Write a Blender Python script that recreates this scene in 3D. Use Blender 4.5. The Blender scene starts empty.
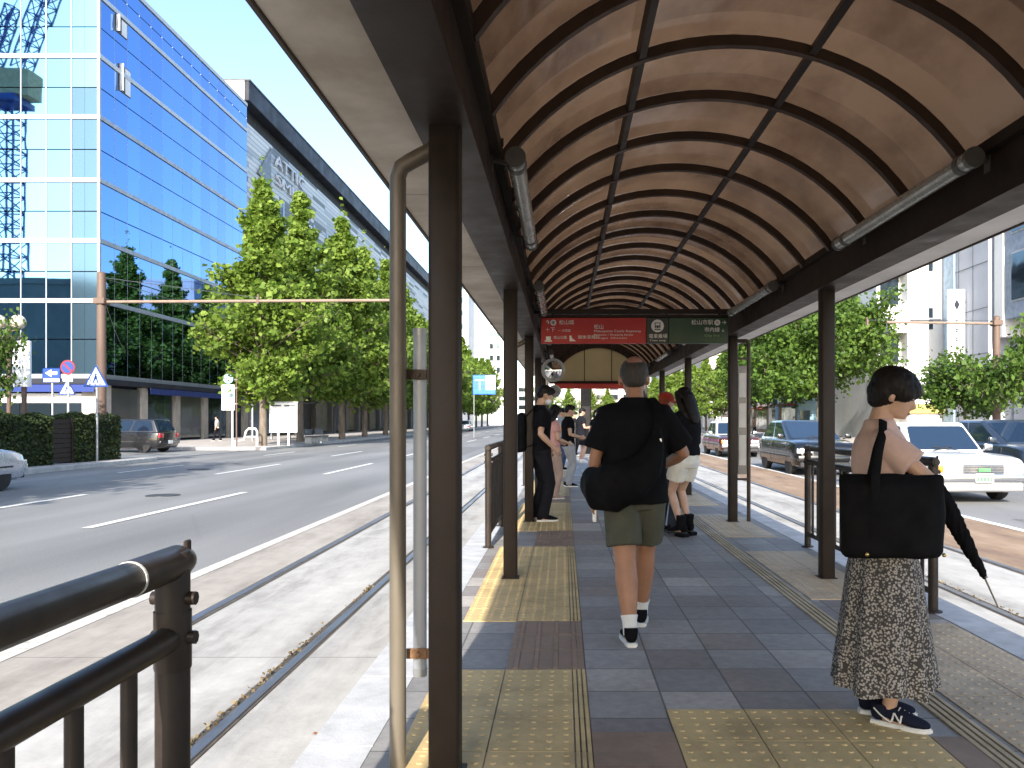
import bpy, bmesh, math, random
import numpy as np
from mathutils import Vector, Matrix, Euler
R = math.radians
scene = bpy.context.scene
COL = scene.collection
EYE = 1.55            # camera height above the road
PZ = 0.20             # platform height
F = 800.0             # focal length in pixels; street runs along +Y

def at(px, py, y):
    """world point seen at a pixel of the photograph at distance y down the street"""
    return Vector(((px-563)*y/F, y, EYE-(py-420)*y/F))

# ------------------------------------------------------------------ objects
def link(o, parent=None):
    COL.objects.link(o)
    if parent is not None: o.parent = parent
    return o

def tag(o, label=None, cat=None, group=None, kind=None):
    if label: o['label'] = label
    if cat: o['category'] = cat
    if group: o['group'] = group
    if kind: o['kind'] = kind
    return o

def thing(name, label, cat, loc=(0,0,0), rz=0.0, group=None):
    o = bpy.data.objects.new(name, None)
    o.empty_display_size = 0.2
    link(o); o.location = loc; o.rotation_euler = (0,0,rz)
    return tag(o, label, cat, group)

def kids(o): return [c for c in bpy.data.objects if c.parent == o]

def copy_tree(o, parent=None):
    c = o.copy(); COL.objects.link(c); c.parent = parent
    for ch in kids(o): copy_tree(ch, c)
    return c

def dup(o, loc, rz, label=None, group=None, scale=None):
    c = copy_tree(o); c.location = loc; c.rotation_euler = (0,0,rz)
    if scale is not None: c.scale = (scale,)*3 if not hasattr(scale,'__len__') else scale
    if label: c['label'] = label
    if group: c['group'] = group
    return c

def mesh_obj(name, me, mat, parent=None, smooth=None):
    o = bpy.data.objects.new(name, me)
    if mat is not None:
        for m in (mat if isinstance(mat,(list,tuple)) else [mat]): me.materials.append(m)
    link(o, parent)
    if smooth is not None: shade(me, smooth)
    return o

def shade(me, ang):
    """smooth shading with sharp edges beyond ang degrees"""
    bm = bmesh.new(); bm.from_mesh(me)
    lim = R(ang)
    for f in bm.faces: f.smooth = True
    for e in bm.edges:
        e.smooth = not (len(e.link_faces)==2 and e.calc_face_angle(0) > lim)
    bm.to_mesh(me); bm.free()

class MB:
    """collects shapes into one bmesh, then links it as one object"""
    def __init__(s): s.bm = bmesh.new(); s.mi = 0
    def _fin(s, faces):
        for f in faces: f.material_index = s.mi
    def quad(s, *pts):
        f = s.bm.faces.new([s.bm.verts.new(p) for p in pts]); f.material_index = s.mi; return s
    def box(s, x0, x1, y0, y1, z0, z1, bev=0.0, seg=2, M=None):
        v = [s.bm.verts.new((x,y,z)) for z in (z0,z1) for y in (y0,y1) for x in (x0,x1)]
        idx = ((0,2,3,1),(4,5,7,6),(0,1,5,4),(2,6,7,3),(0,4,6,2),(1,3,7,5))
        fs = [s.bm.faces.new([v[i] for i in q]) for q in idx]
        s._fin(fs)
        allv = v
        if bev > 0:
            es = list({e for f in fs for e in f.edges})
            r = bmesh.ops.bevel(s.bm, geom=es, offset=bev, segments=seg, affect='EDGES', profile=.5)
            s._fin(r['faces'])
            allv = list({q for f in r['faces'] for q in f.verts} | {q for q in v if q.is_valid})
        if M is not None:
            bmesh.ops.transform(s.bm, matrix=M, verts=allv)
        return s
    def tube(s, pts, r, seg=12, cap=True, squash=None, up=(0,0,1)):
        """tube along points; r is a number or a list; squash = (a,b) multiplies the two radii"""
        pts = [Vector(p) for p in pts]; n = len(pts)
        rs = r if hasattr(r,'__len__') else [r]*n
        rings = []; prev = None
        for i,p in enumerate(pts):
            t = (pts[min(i+1,n-1)]-pts[max(i-1,0)]).normalized()
            if prev is None:
                u = Vector(up); 
                if abs(u.dot(t))>.95: u = Vector((0,1,0)) if abs(t.y)<.9 else Vector((1,0,0))
                a = (u - t*u.dot(t)).normalized()
            else:
                a = (prev - t*prev.dot(t)).normalized()
            prev = a; b = t.cross(a)
            rr = rs[i]; ra, rb = (rr, rr) if not hasattr(rr,'__len__') else rr
            if squash: ra, rb = ra*squash[0], rb*squash[1]
            rings.append([s.bm.verts.new(p + a*(ra*math.cos(k*2*math.pi/seg)) + b*(rb*math.sin(k*2*math.pi/seg))) for k in range(seg)])
        fs = []
        for i in range(n-1):
            for k in range(seg):
                k2=(k+1)%seg
                fs.append(s.bm.faces.new((rings[i][k],rings[i][k2],rings[i+1][k2],rings[i+1][k])))
        if cap:
            fs.append(s.bm.faces.new(rings[0][::-1])); fs.append(s.bm.faces.new(rings[-1]))
        s._fin(fs); return s
    def ball(s, c, r, seg=12, M=None):
        rx,ry,rz = (r,r,r) if not hasattr(r,'__len__') else r
        Mx = Matrix.Translation(c) @ (M if M is not None else Matrix.Identity(4)) @ Matrix.Diagonal((rx,ry,rz,1))
        q = bmesh.ops.create_uvsphere(s.bm, u_segments=seg, v_segments=max(6,seg*2//3), radius=1, matrix=Mx)
        s._fin({f for v in q['verts'] for f in v.link_faces}); return s
    def prism(s, poly, a0, a1, axis='y', bev=0.0):
        """polygon in the two other axes, extruded along axis; x: (y,z), y: (x,z), z: (x,y)"""
        def mk(p,a): return {'x':(a,p[0],p[1]),'y':(p[0],a,p[1]),'z':(p[0],p[1],a)}[axis]
        va=[s.bm.verts.new(mk(p,a0)) for p in poly]; vb=[s.bm.verts.new(mk(p,a1)) for p in poly]
        n=len(poly); fs=[s.bm.faces.new(va[::-1]), s.bm.faces.new(vb)]
        for i in range(n): fs.append(s.bm.faces.new((va[i],va[(i+1)%n],vb[(i+1)%n],vb[i])))
        bmesh.ops.recalc_face_normals(s.bm, faces=fs)
        s._fin(fs)
        if bev>0:
            es=list({e for f in fs[:2] for e in f.edges})
            r=bmesh.ops.bevel(s.bm, geom=es, offset=bev, segments=2, affect='EDGES'); s._fin(r['faces'])
        return s
    def lathe(s, prof, c=(0,0,0), seg=20, axis='z'):
        rings=[]
        for (r,h) in prof:
            ring=[]
            for k in range(seg):
                a=k*2*math.pi/seg; u,v=r*math.cos(a),r*math.sin(a)
                p={'z':(u,v,h),'y':(u,h,v),'x':(h,u,v)}[axis]
                ring.append(s.bm.verts.new(Vector(p)+Vector(c)))
            rings.append(ring)
        fs=[]
        for i in range(len(rings)-1):
            for k in range(seg):
                k2=(k+1)%seg
                fs.append(s.bm.faces.new((rings[i][k],rings[i][k2],rings[i+1][k2],rings[i+1][k])))
        if prof[0][0]>1e-4: fs.append(s.bm.faces.new(rings[0][::-1]))
        if prof[-1][0]>1e-4: fs.append(s.bm.faces.new(rings[-1]))
        bmesh.ops.recalc_face_normals(s.bm, faces=fs)
        s._fin(fs); return s
    def xf(s, M): bmesh.ops.transform(s.bm, matrix=M, verts=s.bm.verts); return s
    def build(s, name, mat, parent=None, smooth=30, world=False):
        if world and parent is not None:
            inv = (Matrix.Translation(parent.location) @ parent.rotation_euler.to_matrix().to_4x4()).inverted()
            s.xf(inv)
        me = bpy.data.meshes.new(name); s.bm.to_mesh(me); s.bm.free()
        return mesh_obj(name, me, mat, parent, smooth)

def struct(name, mb, mat, smooth=None):
    o = mb.build(name, mat, None, smooth); o['kind']='structure'; return o

# ------------------------------------------------------------------ materials
def nodes(name):
    m = bpy.data.materials.new(name); m.use_nodes = True
    nt = m.node_tree; return m, nt, nt.nodes['Principled BSDF'], nt.nodes['Material Output']

def N(nt, typ, ins=None, **kw):
    n = nt.nodes.new(typ)
    for k,v in kw.items(): setattr(n,k,v)
    for k,v in (ins or {}).items():
        if isinstance(v, bpy.types.NodeSocket): nt.links.new(v, n.inputs[k])
        else: n.inputs[k].default_value = v
    return n

def rgba(c): return (c[0],c[1],c[2],1.0)

def coords(nt, world=False):
    if world: return nt.nodes.new('ShaderNodeNewGeometry').outputs['Position']
    return nt.nodes.new('ShaderNodeTexCoord').outputs['Object']

def mat(name, col, rough=.5, metal=0.0, var=.12, vscale=3.0, col2=None, bump=0.0, bscale=40.0, coat=0.0, spec=.5, world=False, stretch=None, rvar=0.1):
    """principled material whose colour wanders by noise, with optional bump"""
    m, nt, p, out = nodes(name)
    co = coords(nt, world)
    if stretch:
        co = N(nt,'ShaderNodeMapping',{'Vector':co,'Scale':stretch}).outputs[0]
    n1 = N(nt,'ShaderNodeTexNoise',{'Vector':co,'Scale':vscale,'Detail':6.0,'Roughness':.62})
    c2 = col2 if col2 is not None else tuple(max(0,c*(1-var*2)) for c in col)
    c1 = col if col2 is not None else tuple(min(1,c*(1+var)) for c in col)
    ramp = N(nt,'ShaderNodeMapRange',{'Value':n1.outputs[0],'From Min':.32,'From Max':.68})
    mx = N(nt,'ShaderNodeMix',{'Factor':ramp.outputs[0]},data_type='RGBA')
    mx.inputs[6].default_value = rgba(c2); mx.inputs[7].default_value = rgba(c1)
    nt.links.new(mx.outputs[2], p.inputs['Base Color'])
    p.inputs['Metallic'].default_value = metal
    p.inputs['Specular IOR Level'].default_value = spec
    if coat: p.inputs['Coat Weight'].default_value = coat; p.inputs['Coat Roughness'].default_value=.05
    rr = N(nt,'ShaderNodeMapRange',{'Value':n1.outputs[0],'From Min':.3,'From Max':.7,'To Min':min(1,rough+rvar),'To Max':max(.02,rough-rvar)})
    nt.links.new(rr.outputs[0], p.inputs['Roughness'])
    if bump:
        n2 = N(nt,'ShaderNodeTexNoise',{'Vector':co,'Scale':bscale,'Detail':4.0})
        b = N(nt,'ShaderNodeBump',{'Height':n2.outputs[0],'Strength':bump,'Distance':.01})
        nt.links.new(b.outputs[0], p.inputs['Normal'])
    return m

def glassy(name, col, rough=.04, metal=1.0, wob=.02, wscale=.25, pane=.12):
    """reflective coated facade glass"""
    m, nt, p, out = nodes(name)
    gi = nt.nodes.new('ShaderNodeNewGeometry')
    hv = N(nt,'ShaderNodeMapRange',{'Value':gi.outputs['Random Per Island'],'From Min':0.0,'From Max':1.0,'To Min':1-pane,'To Max':1+pane})
    hs = N(nt,'ShaderNodeHueSaturation',{'Value':hv.outputs[0],'Color':rgba(col)})
    nt.links.new(hs.outputs[0], p.inputs['Base Color'])
    p.inputs['Metallic'].default_value = metal; p.inputs['Roughness'].default_value = rough
    n2 = N(nt,'ShaderNodeTexNoise',{'Vector':coords(nt,True),'Scale':wscale,'Detail':2.0})
    b = N(nt,'ShaderNodeBump',{'Height':n2.outputs[0],'Strength':wob,'Distance':1.0})
    nt.links.new(b.outputs[0], p.inputs['Normal'])
    return m

def leafmat(name, c1, c2, trans=.45):
    m, nt, p, out = nodes(name)
    n1 = N(nt,'ShaderNodeTexNoise',{'Vector':coords(nt),'Scale':.9,'Detail':3.0})
    info = nt.nodes.new('ShaderNodeNewGeometry')
    add = N(nt,'ShaderNodeMath',{0:n1.outputs[0],1:info.outputs['Random Per Island']},operation='ADD')
    rg = N(nt,'ShaderNodeMapRange',{'Value':add.outputs[0],'From Min':.45,'From Max':1.5})
    mx = N(nt,'ShaderNodeMix',{'Factor':rg.outputs[0]},data_type='RGBA')
    mx.inputs[6].default_value=rgba(c1); mx.inputs[7].default_value=rgba(c2)
    nt.links.new(mx.outputs[2], p.inputs['Base Color']); p.inputs['Roughness'].default_value=.55
    p.inputs['Specular IOR Level'].default_value=.3
    tr = N(nt,'ShaderNodeBsdfTranslucent',{'Color':mx.outputs[2]})
    ms = N(nt,'ShaderNodeMixShader',{0:trans,1:p.outputs[0],2:tr.outputs[0]})
    nt.links.new(ms.outputs[0], out.inputs['Surface'])
    return m

def textmesh(body, size, mat_, name, parent, loc, rot=(R(90),0,0), extrude=.002, align='LEFT', width=None, bold=False):
    cu = bpy.data.curves.new('lettering','FONT'); cu.body = body; cu.size = size; cu.extrude = extrude
    cu.align_x = align; cu.align_y='CENTER'; cu.resolution_u = 2
    if bold: cu.offset = size*.012
    o = bpy.data.objects.new('tmp', cu); COL.objects.link(o)
    dg = bpy.context.evaluated_depsgraph_get()
    me = bpy.data.meshes.new_from_object(o.evaluated_get(dg))
    bpy.data.objects.remove(o); bpy.data.curves.remove(cu)
    me.materials.clear()
    if width is not None and len(me.vertices):
        xs=[v.co.x for v in me.vertices]; w=max(xs)-min(xs)
        if w>0:
            for v in me.vertices: v.co.x*=width/w
    ob = mesh_obj(name, me, mat_, parent)
    ob.location = loc; ob.rotation_euler = rot
    return ob
# ------------------------------------------------------------------ camera, sun, sky
cam = bpy.data.cameras.new('camera'); co = bpy.data.objects.new('camera', cam); COL.objects.link(co)
co.location = (0,0,EYE); co.rotation_euler = (R(90),0,0)
cam.sensor_width = 36; cam.lens = F/1024*36; cam.clip_start=.05; cam.clip_end = 4000
cam.shift_x = -51/1024; cam.shift_y = 36/1024
scene.camera = co
SUN = Vector((-.130,-1.9,1.0)).normalized()          # towards the sun: behind the camera, a touch to the left
elev = math.asin(SUN.z)
sl = bpy.data.lights.new('sun','SUN'); sl.energy = 3.3; sl.angle = R(.53); sl.color=(1,.945,.86)
so = bpy.data.objects.new('sun', sl); COL.objects.link(so); so.rotation_euler = SUN.to_track_quat('Z','Y').to_euler()
w = bpy.data.worlds.new('World'); scene.world = w; w.use_nodes=True
wn = w.node_tree; bg = wn.nodes['Background']
sky = wn.nodes.new('ShaderNodeTexSky'); sky.sky_type='NISHITA'; sky.sun_disc=False
sky.sun_elevation = elev; sky.sun_rotation = math.atan2(SUN.x, SUN.y)
sky.air_density=1.0; sky.dust_density=1.5; sky.ozone_density=1.6; sky.altitude=20
wn.links.new(sky.outputs[0], bg.inputs[0]); bg.inputs[1].default_value=.15
vs = scene.view_settings; vs.view_transform='Standard'; vs.look='None'; vs.exposure=1.58; vs.gamma=1; vs.use_curve_mapping=False
scene.cycles.max_bounces=8; scene.cycles.diffuse_bounces=4; scene.cycles.glossy_bounces=4; scene.cycles.transmission_bounces=6
scene.cycles.caustics_reflective=False; scene.cycles.caustics_refractive=False
scene.cycles.sample_clamp_indirect=8
scene.cycles.use_denoising=True

# ------------------------------------------------------------------ setting materials
def asphalt():
    m, nt, p, out = nodes('asphalt')
    co = coords(nt, True)
    big = N(nt,'ShaderNodeTexNoise',{'Vector':N(nt,'ShaderNodeMapping',{'Vector':co,'Scale':(.5,.06,1)}).outputs[0],'Scale':1.0,'Detail':5.0})
    fine = N(nt,'ShaderNodeTexNoise',{'Vector':co,'Scale':38.0,'Detail':4.0,'Roughness':.85})
    mix = N(nt,'ShaderNodeMath',{0:big.outputs[0],1:N(nt,'ShaderNodeMath',{0:fine.outputs[0],1:.75},operation='MULTIPLY').outputs[0]},operation='ADD')
    r = N(nt,'ShaderNodeMapRange',{'Value':mix.outputs[0],'From Min':.6,'From Max':1.15})
    mx = N(nt,'ShaderNodeMix',{'Factor':r.outputs[0]},data_type='RGBA'); mx.inputs[6].default_value=rgba((.115,.115,.113)); mx.inputs[7].default_value=rgba((.27,.265,.255))
    # dark crack / patch seams
    vo = N(nt,'ShaderNodeTexVoronoi',{'Vector':N(nt,'ShaderNodeMapping',{'Vector':co,'Scale':(.28,.05,1)}).outputs[0],'Scale':1.0},feature='DISTANCE_TO_EDGE')
    cr = N(nt,'ShaderNodeMapRange',{'Value':vo.outputs['Distance'],'From Min':.0,'From Max':.006,'To Min':.94,'To Max':1.0})
    mm = N(nt,'ShaderNodeMix',{'Factor':1.0},data_type='RGBA',blend_type='MULTIPLY'); nt.links.new(mx.outputs[2],mm.inputs[6])
    nt.links.new(cr.outputs[0],mm.inputs[7])
    nt.links.new(mm.outputs[2],p.inputs['Base Color']); p.inputs['Roughness'].default_value=.8; p.inputs['Specular IOR Level'].default_value=.35
    b = N(nt,'ShaderNodeBump',{'Height':fine.outputs[0],'Strength':.35,'Distance':.01}); nt.links.new(b.outputs[0],p.inputs['Normal'])
    return m
M_asph = asphalt()

def concrete_bed(name, c1, c2, c3):
    m, nt, p, out = nodes(name)
    co = coords(nt, True)
    st = N(nt,'ShaderNodeMapping',{'Vector':co,'Scale':(1.6,.35,1)}).outputs[0]
    n1 = N(nt,'ShaderNodeTexNoise',{'Vector':st,'Scale':1.3,'Detail':8.0,'Roughness':.68})
    n2 = N(nt,'ShaderNodeTexNoise',{'Vector':co,'Scale':4.0,'Detail':8.0,'Roughness':.7})
    r = N(nt,'ShaderNodeValToRGB',{'Fac':n1.outputs[0]}); e=r.color_ramp.elements
    e[0].position=.36; e[0].color=rgba(c3); e[1].position=.64; e[1].color=rgba(c1); q=e.new(.5); q.color=rgba(c2)
    r2 = N(nt,'ShaderNodeMapRange',{'Value':n2.outputs[0],'From Min':.3,'From Max':.65,'To Min':.84,'To Max':1.04})
    mm = N(nt,'ShaderNodeMix',{'Factor':1.0},data_type='RGBA',blend_type='MULTIPLY'); nt.links.new(r.outputs[0],mm.inputs[6]); nt.links.new(r2.outputs[0],mm.inputs[7])
    # slab joints across the track
    sep = N(nt,'ShaderNodeSeparateXYZ',{0:co})
    fr = N(nt,'ShaderNodeMath',{0:N(nt,'ShaderNodeMath',{0:sep.outputs[1],1:5.2},operation='DIVIDE').outputs[0]},operation='FRACT')
    jt = N(nt,'ShaderNodeMath',{0:fr.outputs[0],1:.0025},operation='LESS_THAN')
    m2 = N(nt,'ShaderNodeMix',{'Factor':N(nt,'ShaderNodeMath',{0:jt.outputs[0],1:.6},operation='MULTIPLY').outputs[0]},data_type='RGBA'); nt.links.new(mm.outputs[2],m2.inputs[6]); m2.inputs[7].default_value=rgba((.08,.07,.06))
    nt.links.new(m2.outputs[2],p.inputs['Base Color']); p.inputs['Roughness'].default_value=.85
    b = N(nt,'ShaderNodeBump',{'Height':n2.outputs[0],'Strength':.3,'Distance':.02}); nt.links.new(b.outputs[0],p.inputs['Normal'])
    return m
M_bed = concrete_bed('track_concrete',(.46,.445,.415),(.39,.376,.35),(.26,.248,.228))
M_bedtan = concrete_bed('track_edge_concrete',(.38,.345,.30),(.33,.295,.255),(.25,.22,.19))
M_bedbrown = concrete_bed('track_edge_brown',(.34,.24,.16),(.27,.18,.11),(.19,.12,.08))
M_walk = concrete_bed('pavement_slabs',(.50,.46,.42),(.44,.40,.37),(.36,.32,.30))
M_kerb = mat('kerb_stone',(.42,.41,.38),.8,bump=.3,world=True,vscale=2)
def road_paint(c1,c2,nm):
    m, nt, p, out = nodes(nm)
    co=coords(nt,True)
    n=N(nt,'ShaderNodeTexNoise',{'Vector':co,'Scale':14.0,'Detail':6.0,'Roughness':.75})
    r=N(nt,'ShaderNodeMapRange',{'Value':n.outputs[0],'From Min':.36,'From Max':.5})
    mx=N(nt,'ShaderNodeMix',{'Factor':r.outputs[0]},data_type='RGBA'); mx.inputs[6].default_value=rgba(c1); mx.inputs[7].default_value=rgba(c2)
    nt.links.new(mx.outputs[2],p.inputs['Base Color']); p.inputs['Roughness'].default_value=.7
    return m
M_paint = road_paint((.36,.35,.33),(.70,.69,.65),'road_paint'); M_paintw=road_paint((.34,.31,.27),(.56,.52,.46),'road_paint_worn')
M_rail = mat('rail_steel',(.33,.31,.30),.42,metal=.9,var=.2,vscale=6,stretch=(1,.2,1),world=True)
M_groove = mat('rail_groove_dirt',(.045,.04,.036),.95,col2=(.10,.08,.06),vscale=9,world=True,bump=.6)

def tiles():
    """grey platform paving: square slabs of 0.36 m, each with its own tone, dark joints"""
    m, nt, p, out = nodes('platform_tiles')
    co = coords(nt, True); sep = N(nt,'ShaderNodeSeparateXYZ',{0:co}); S=.36
    def cell(sock, off):
        a = N(nt,'ShaderNodeMath',{0:sock,1:off},operation='SUBTRACT'); d = N(nt,'ShaderNodeMath',{0:a.outputs[0],1:S},operation='DIVIDE')
        return N(nt,'ShaderNodeMath',{0:d.outputs[0]},operation='FLOOR').outputs[0], N(nt,'ShaderNodeMath',{0:d.outputs[0]},operation='FRACT').outputs[0]
    cx,fx = cell(sep.outputs[0],.12); cy,fy = cell(sep.outputs[1],.02)
    cv = N(nt,'ShaderNodeCombineXYZ',{0:cx,1:cy})
    wnz = N(nt,'ShaderNodeTexWhiteNoise',{'Vector':cv.outputs[0]},noise_dimensions='3D')
    r = N(nt,'ShaderNodeValToRGB',{'Fac':wnz.outputs['Value']}); r.color_ramp.interpolation='CONSTANT'; e=r.color_ramp.elements
    cols=[(0,(.235,.222,.208)),(.28,(.262,.247,.23)),(.48,(.222,.196,.182)),(.64,(.295,.276,.256)),(.78,(.25,.21,.185)),(.91,(.38,.345,.305))]
    e[0].position=0; e[0].color=rgba(cols[0][1]); e[1].position=cols[1][0]; e[1].color=rgba(cols[1][1])
    for pos,c in cols[2:]: q=e.new(pos); q.color=rgba(c)
    n = N(nt,'ShaderNodeTexNoise',{'Vector':co,'Scale':16.0,'Detail':8.0,'Roughness':.75})
    rr = N(nt,'ShaderNodeMapRange',{'Value':n.outputs[0],'From Min':.3,'From Max':.7,'To Min':.78,'To Max':1.2})
    n3 = N(nt,'ShaderNodeTexNoise',{'Vector':co,'Scale':1.1,'Detail':5.0})
    r3 = N(nt,'ShaderNodeMapRange',{'Value':n3.outputs[0],'From Min':.35,'From Max':.65,'To Min':.85,'To Max':1.1})
    mu = N(nt,'ShaderNodeMath',{0:rr.outputs[0],1:r3.outputs[0]},operation='MULTIPLY')
    mm = N(nt,'ShaderNodeMix',{'Factor':1.0},data_type='RGBA',blend_type='MULTIPLY'); nt.links.new(r.outputs[0],mm.inputs[6]); nt.links.new(mu.outputs[0],mm.inputs[7])
    def edge(f):
        a=N(nt,'ShaderNodeMath',{0:f,1:.5},operation='SUBTRACT'); b=N(nt,'ShaderNodeMath',{0:a.outputs[0]},operation='ABSOLUTE')
        return N(nt,'ShaderNodeMath',{0:b.outputs[0],1:.486},operation='GREATER_THAN').outputs[0]
    j = N(nt,'ShaderNodeMath',{0:edge(fx),1:edge(fy)},operation='MAXIMUM')
    m2 = N(nt,'ShaderNodeMix',{'Factor':N(nt,'ShaderNodeMath',{0:j.outputs[0],1:.75},operation='MULTIPLY').outputs[0]},data_type='RGBA'); nt.links.new(mm.outputs[2],m2.inputs[6]); m2.inputs[7].default_value=rgba((.05,.048,.045))
    vg=N(nt,'ShaderNodeTexVoronoi',{'Vector':co,'Scale':2.6,'Randomness':1.0}); vw=N(nt,'ShaderNodeMath',{0:vg.outputs['Distance'],1:N(nt,'ShaderNodeMath',{0:n.outputs[0],1:.03},operation='MULTIPLY').outputs[0]},operation='ADD')
    gum=N(nt,'ShaderNodeMath',{0:vw.outputs[0],1:.055},operation='LESS_THAN')
    m3=N(nt,'ShaderNodeMix',{'Factor':N(nt,'ShaderNodeMath',{0:gum.outputs[0],1:.5},operation='MULTIPLY').outputs[0]},data_type='RGBA'); nt.links.new(m2.outputs[2],m3.inputs[6]); m3.inputs[7].default_value=rgba((.07,.065,.06))
    nt.links.new(m3.outputs[2],p.inputs['Base Color']); p.inputs['Roughness'].default_value=.62
    hh = N(nt,'ShaderNodeMath',{0:N(nt,'ShaderNodeMath',{0:n.outputs[0],1:.25},operation='MULTIPLY').outputs[0],1:j.outputs[0]},operation='SUBTRACT')
    b = N(nt,'ShaderNodeBump',{'Height':hh.outputs[0],'Strength':.4,'Distance':.006}); nt.links.new(b.outputs[0],p.inputs['Normal'])
    return m
M_tiles = tiles()
def tact(name,c1,c2):
    m, nt, p, out = nodes(name)
    co=coords(nt,True); sep=N(nt,'ShaderNodeSeparateXYZ',{0:co})
    cv=N(nt,'ShaderNodeCombineXYZ',{0:N(nt,'ShaderNodeMath',{0:N(nt,'ShaderNodeMath',{0:sep.outputs[0],1:2.7778},operation='MULTIPLY').outputs[0]},operation='FLOOR').outputs[0],1:N(nt,'ShaderNodeMath',{0:N(nt,'ShaderNodeMath',{0:sep.outputs[1],1:2.7778},operation='MULTIPLY').outputs[0]},operation='FLOOR').outputs[0]})
    wz=N(nt,'ShaderNodeTexWhiteNoise',{'Vector':cv.outputs[0]})
    n=N(nt,'ShaderNodeTexNoise',{'Vector':co,'Scale':7.0,'Detail':7.0,'Roughness':.7})
    ad=N(nt,'ShaderNodeMath',{0:n.outputs[0],1:N(nt,'ShaderNodeMath',{0:wz.outputs['Value'],1:.22},operation='MULTIPLY').outputs[0]},operation='ADD')
    r=N(nt,'ShaderNodeMapRange',{'Value':ad.outputs[0],'From Min':.4,'From Max':.85})
    mx=N(nt,'ShaderNodeMix',{'Factor':r.outputs[0]},data_type='RGBA'); mx.inputs[6].default_value=rgba(c2); mx.inputs[7].default_value=rgba(c1)
    n9=N(nt,'ShaderNodeTexNoise',{'Vector':co,'Scale':2.3,'Detail':7.0,'Roughness':.7}); d9=N(nt,'ShaderNodeMapRange',{'Value':n9.outputs[0],'From Min':.34,'From Max':.52,'To Min':.72,'To Max':1.0})
    m9=N(nt,'ShaderNodeMix',{'Factor':1.0},data_type='RGBA',blend_type='MULTIPLY'); nt.links.new(mx.outputs[2],m9.inputs[6]); nt.links.new(d9.outputs[0],m9.inputs[7])
    nt.links.new(m9.outputs[2],p.inputs['Base Color']); p.inputs['Roughness'].default_value=.65
    return m
M_yel = tact('tactile_yellow',(.62,.45,.205),(.47,.335,.15))
M_tan = tact('tactile_tan',(.57,.45,.30),(.45,.345,.225))
M_brn = tact('tactile_brown',(.30,.205,.14),(.21,.145,.10))
M_line = mat('tactile_edge',(.46,.36,.22),.6,world=True)

# ------------------------------------------------------------------ ground, road, track
g = MB(); g.quad((-900,-400,-.012),(900,-400,-.012),(900,1600,-.012),(-900,1600,-.012)); struct('ground', g, mat('far_ground',(.2,.19,.18),.9,world=True,vscale=.2))
g = MB(); g.quad((-15.9,-120,0),(17.5,-120,0),(17.5,420,0),(-15.9,420,0)); struct('road', g, M_asph)
g = MB(); g.quad((-70,30,.003),(-15.9,30,.003),(-15.9,41,.003),(-70,41,.003)); struct('side_road', g, M_asph)
def sheet(name, x0,x1,y0,y1,z,m): 
    q=MB(); n=max(1,int((y1-y0)/40))
    q.quad((x0,y0,z),(x1,y0,z),(x1,y1,z),(x0,y1,z)); return struct(name,q,m)
sheet('track_bed',-2.92,-1.06,-60,300,.006,M_bed)
sheet('track_bed',2.86,4.72,-60,300,.006,M_bed)
sheet('track_edging',-3.62,-2.92,-60,300,.005,M_bedtan)
sheet('track_edging',4.72,6.35,-60,300,.005,M_bedbrown)
def rail(x, inner):
    r=MB(); r.box(x-.033,x+.033,-60,300,.007,.018,bev=.004,seg=1); struct('tram_rail',r,M_rail)
    a=x+.033 if inner>0 else x-.075
    sheet('rail_groove',a,a+.042,-60,300,.011,M_groove)
    a=x-.05 if inner>0 else x+.033
    sheet('rail_groove',a,a+.017,-60,300,.011,M_groove)
rail(-1.71,-1); rail(-2.86,1); rail(3.51,1); rail(4.66,-1)
# road markings
def line(x,y0,y1,wd=.15): sheet('road_marking',x-wd/2,x+wd/2,y0,y1,.009,M_paint)
sheet('road_marking',-3.735,-3.585,-40,260,.009,M_paintw); line(6.42,-40,260)
for k in range(-3,14):
    line(-6.8,11.4+k*11.4,17.1+k*11.4,.16)
    line(-9.9,11.4+k*11.4,16.6+k*11.4,.15)
    line(-13.0,12+k*11.4,16+k*11.4,.13)
    line(9.6,10+k*11.4,15.5+k*11.4,.15)
    line(12.9,15+k*11.4,20+k*11.4,.15)
# patches and manhole covers in the carriageway
M_patch=mat('asphalt_patch',(.15,.148,.143),.85,var=.12,vscale=9,world=True,bump=.3)
for (xa,xb,ya,yb) in ((-12.2,-10.6,27,35),(7.0,8.4,9.5,12.5),(-6.3,-4.4,31,46)):
    sheet('road_patch',xa,xb,ya,yb,.004,M_patch)
M_iron=mat('cast_iron',(.07,.066,.062),.6,metal=.4,var=.2,vscale=20,world=True,bump=.5,bscale=60)
for i,(x,y) in enumerate(((-8.2,16.4),(-11.4,25.0),(8.3,20.5))):
    q=MB(); q.lathe([(0,.010),(.29,.010),(.30,.012),(.325,.012),(.33,.0)],(x,y,0),28)
    tag(q.build('manhole_cover',M_iron,None),['round iron manhole cover near the long lane dash','round iron manhole cover in the shaded lane by the hedge','round iron manhole cover under the waiting traffic on the right'][i],'manhole cover')
# pavements with kerbs
def pavement(name,x0,x1,y0,y1,kerbside,z=.14):
    q=MB(); q.box(x0,x1,y0,y1,-.01,z,bev=.0); struct(name,q,M_walk)
    k=MB()
    xk=x1 if kerbside>0 else x0
    n=int((y1-y0)/1.0)
    for i in range(min(n,140)):
        ya=y0+i; k.box(xk if kerbside>0 else xk-.18, xk+.18 if kerbside>0 else xk, ya+.005, ya+.995,-.01,z+.012,bev=.015,seg=1)
    struct('kerb',k,M_kerb)
pavement('pavement',-60,-15.4,-60,30,1)
pavement('pavement',-60,-15.4,41,300,1)
pavement('pavement',17.2,60,-60,300,-1)

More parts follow.
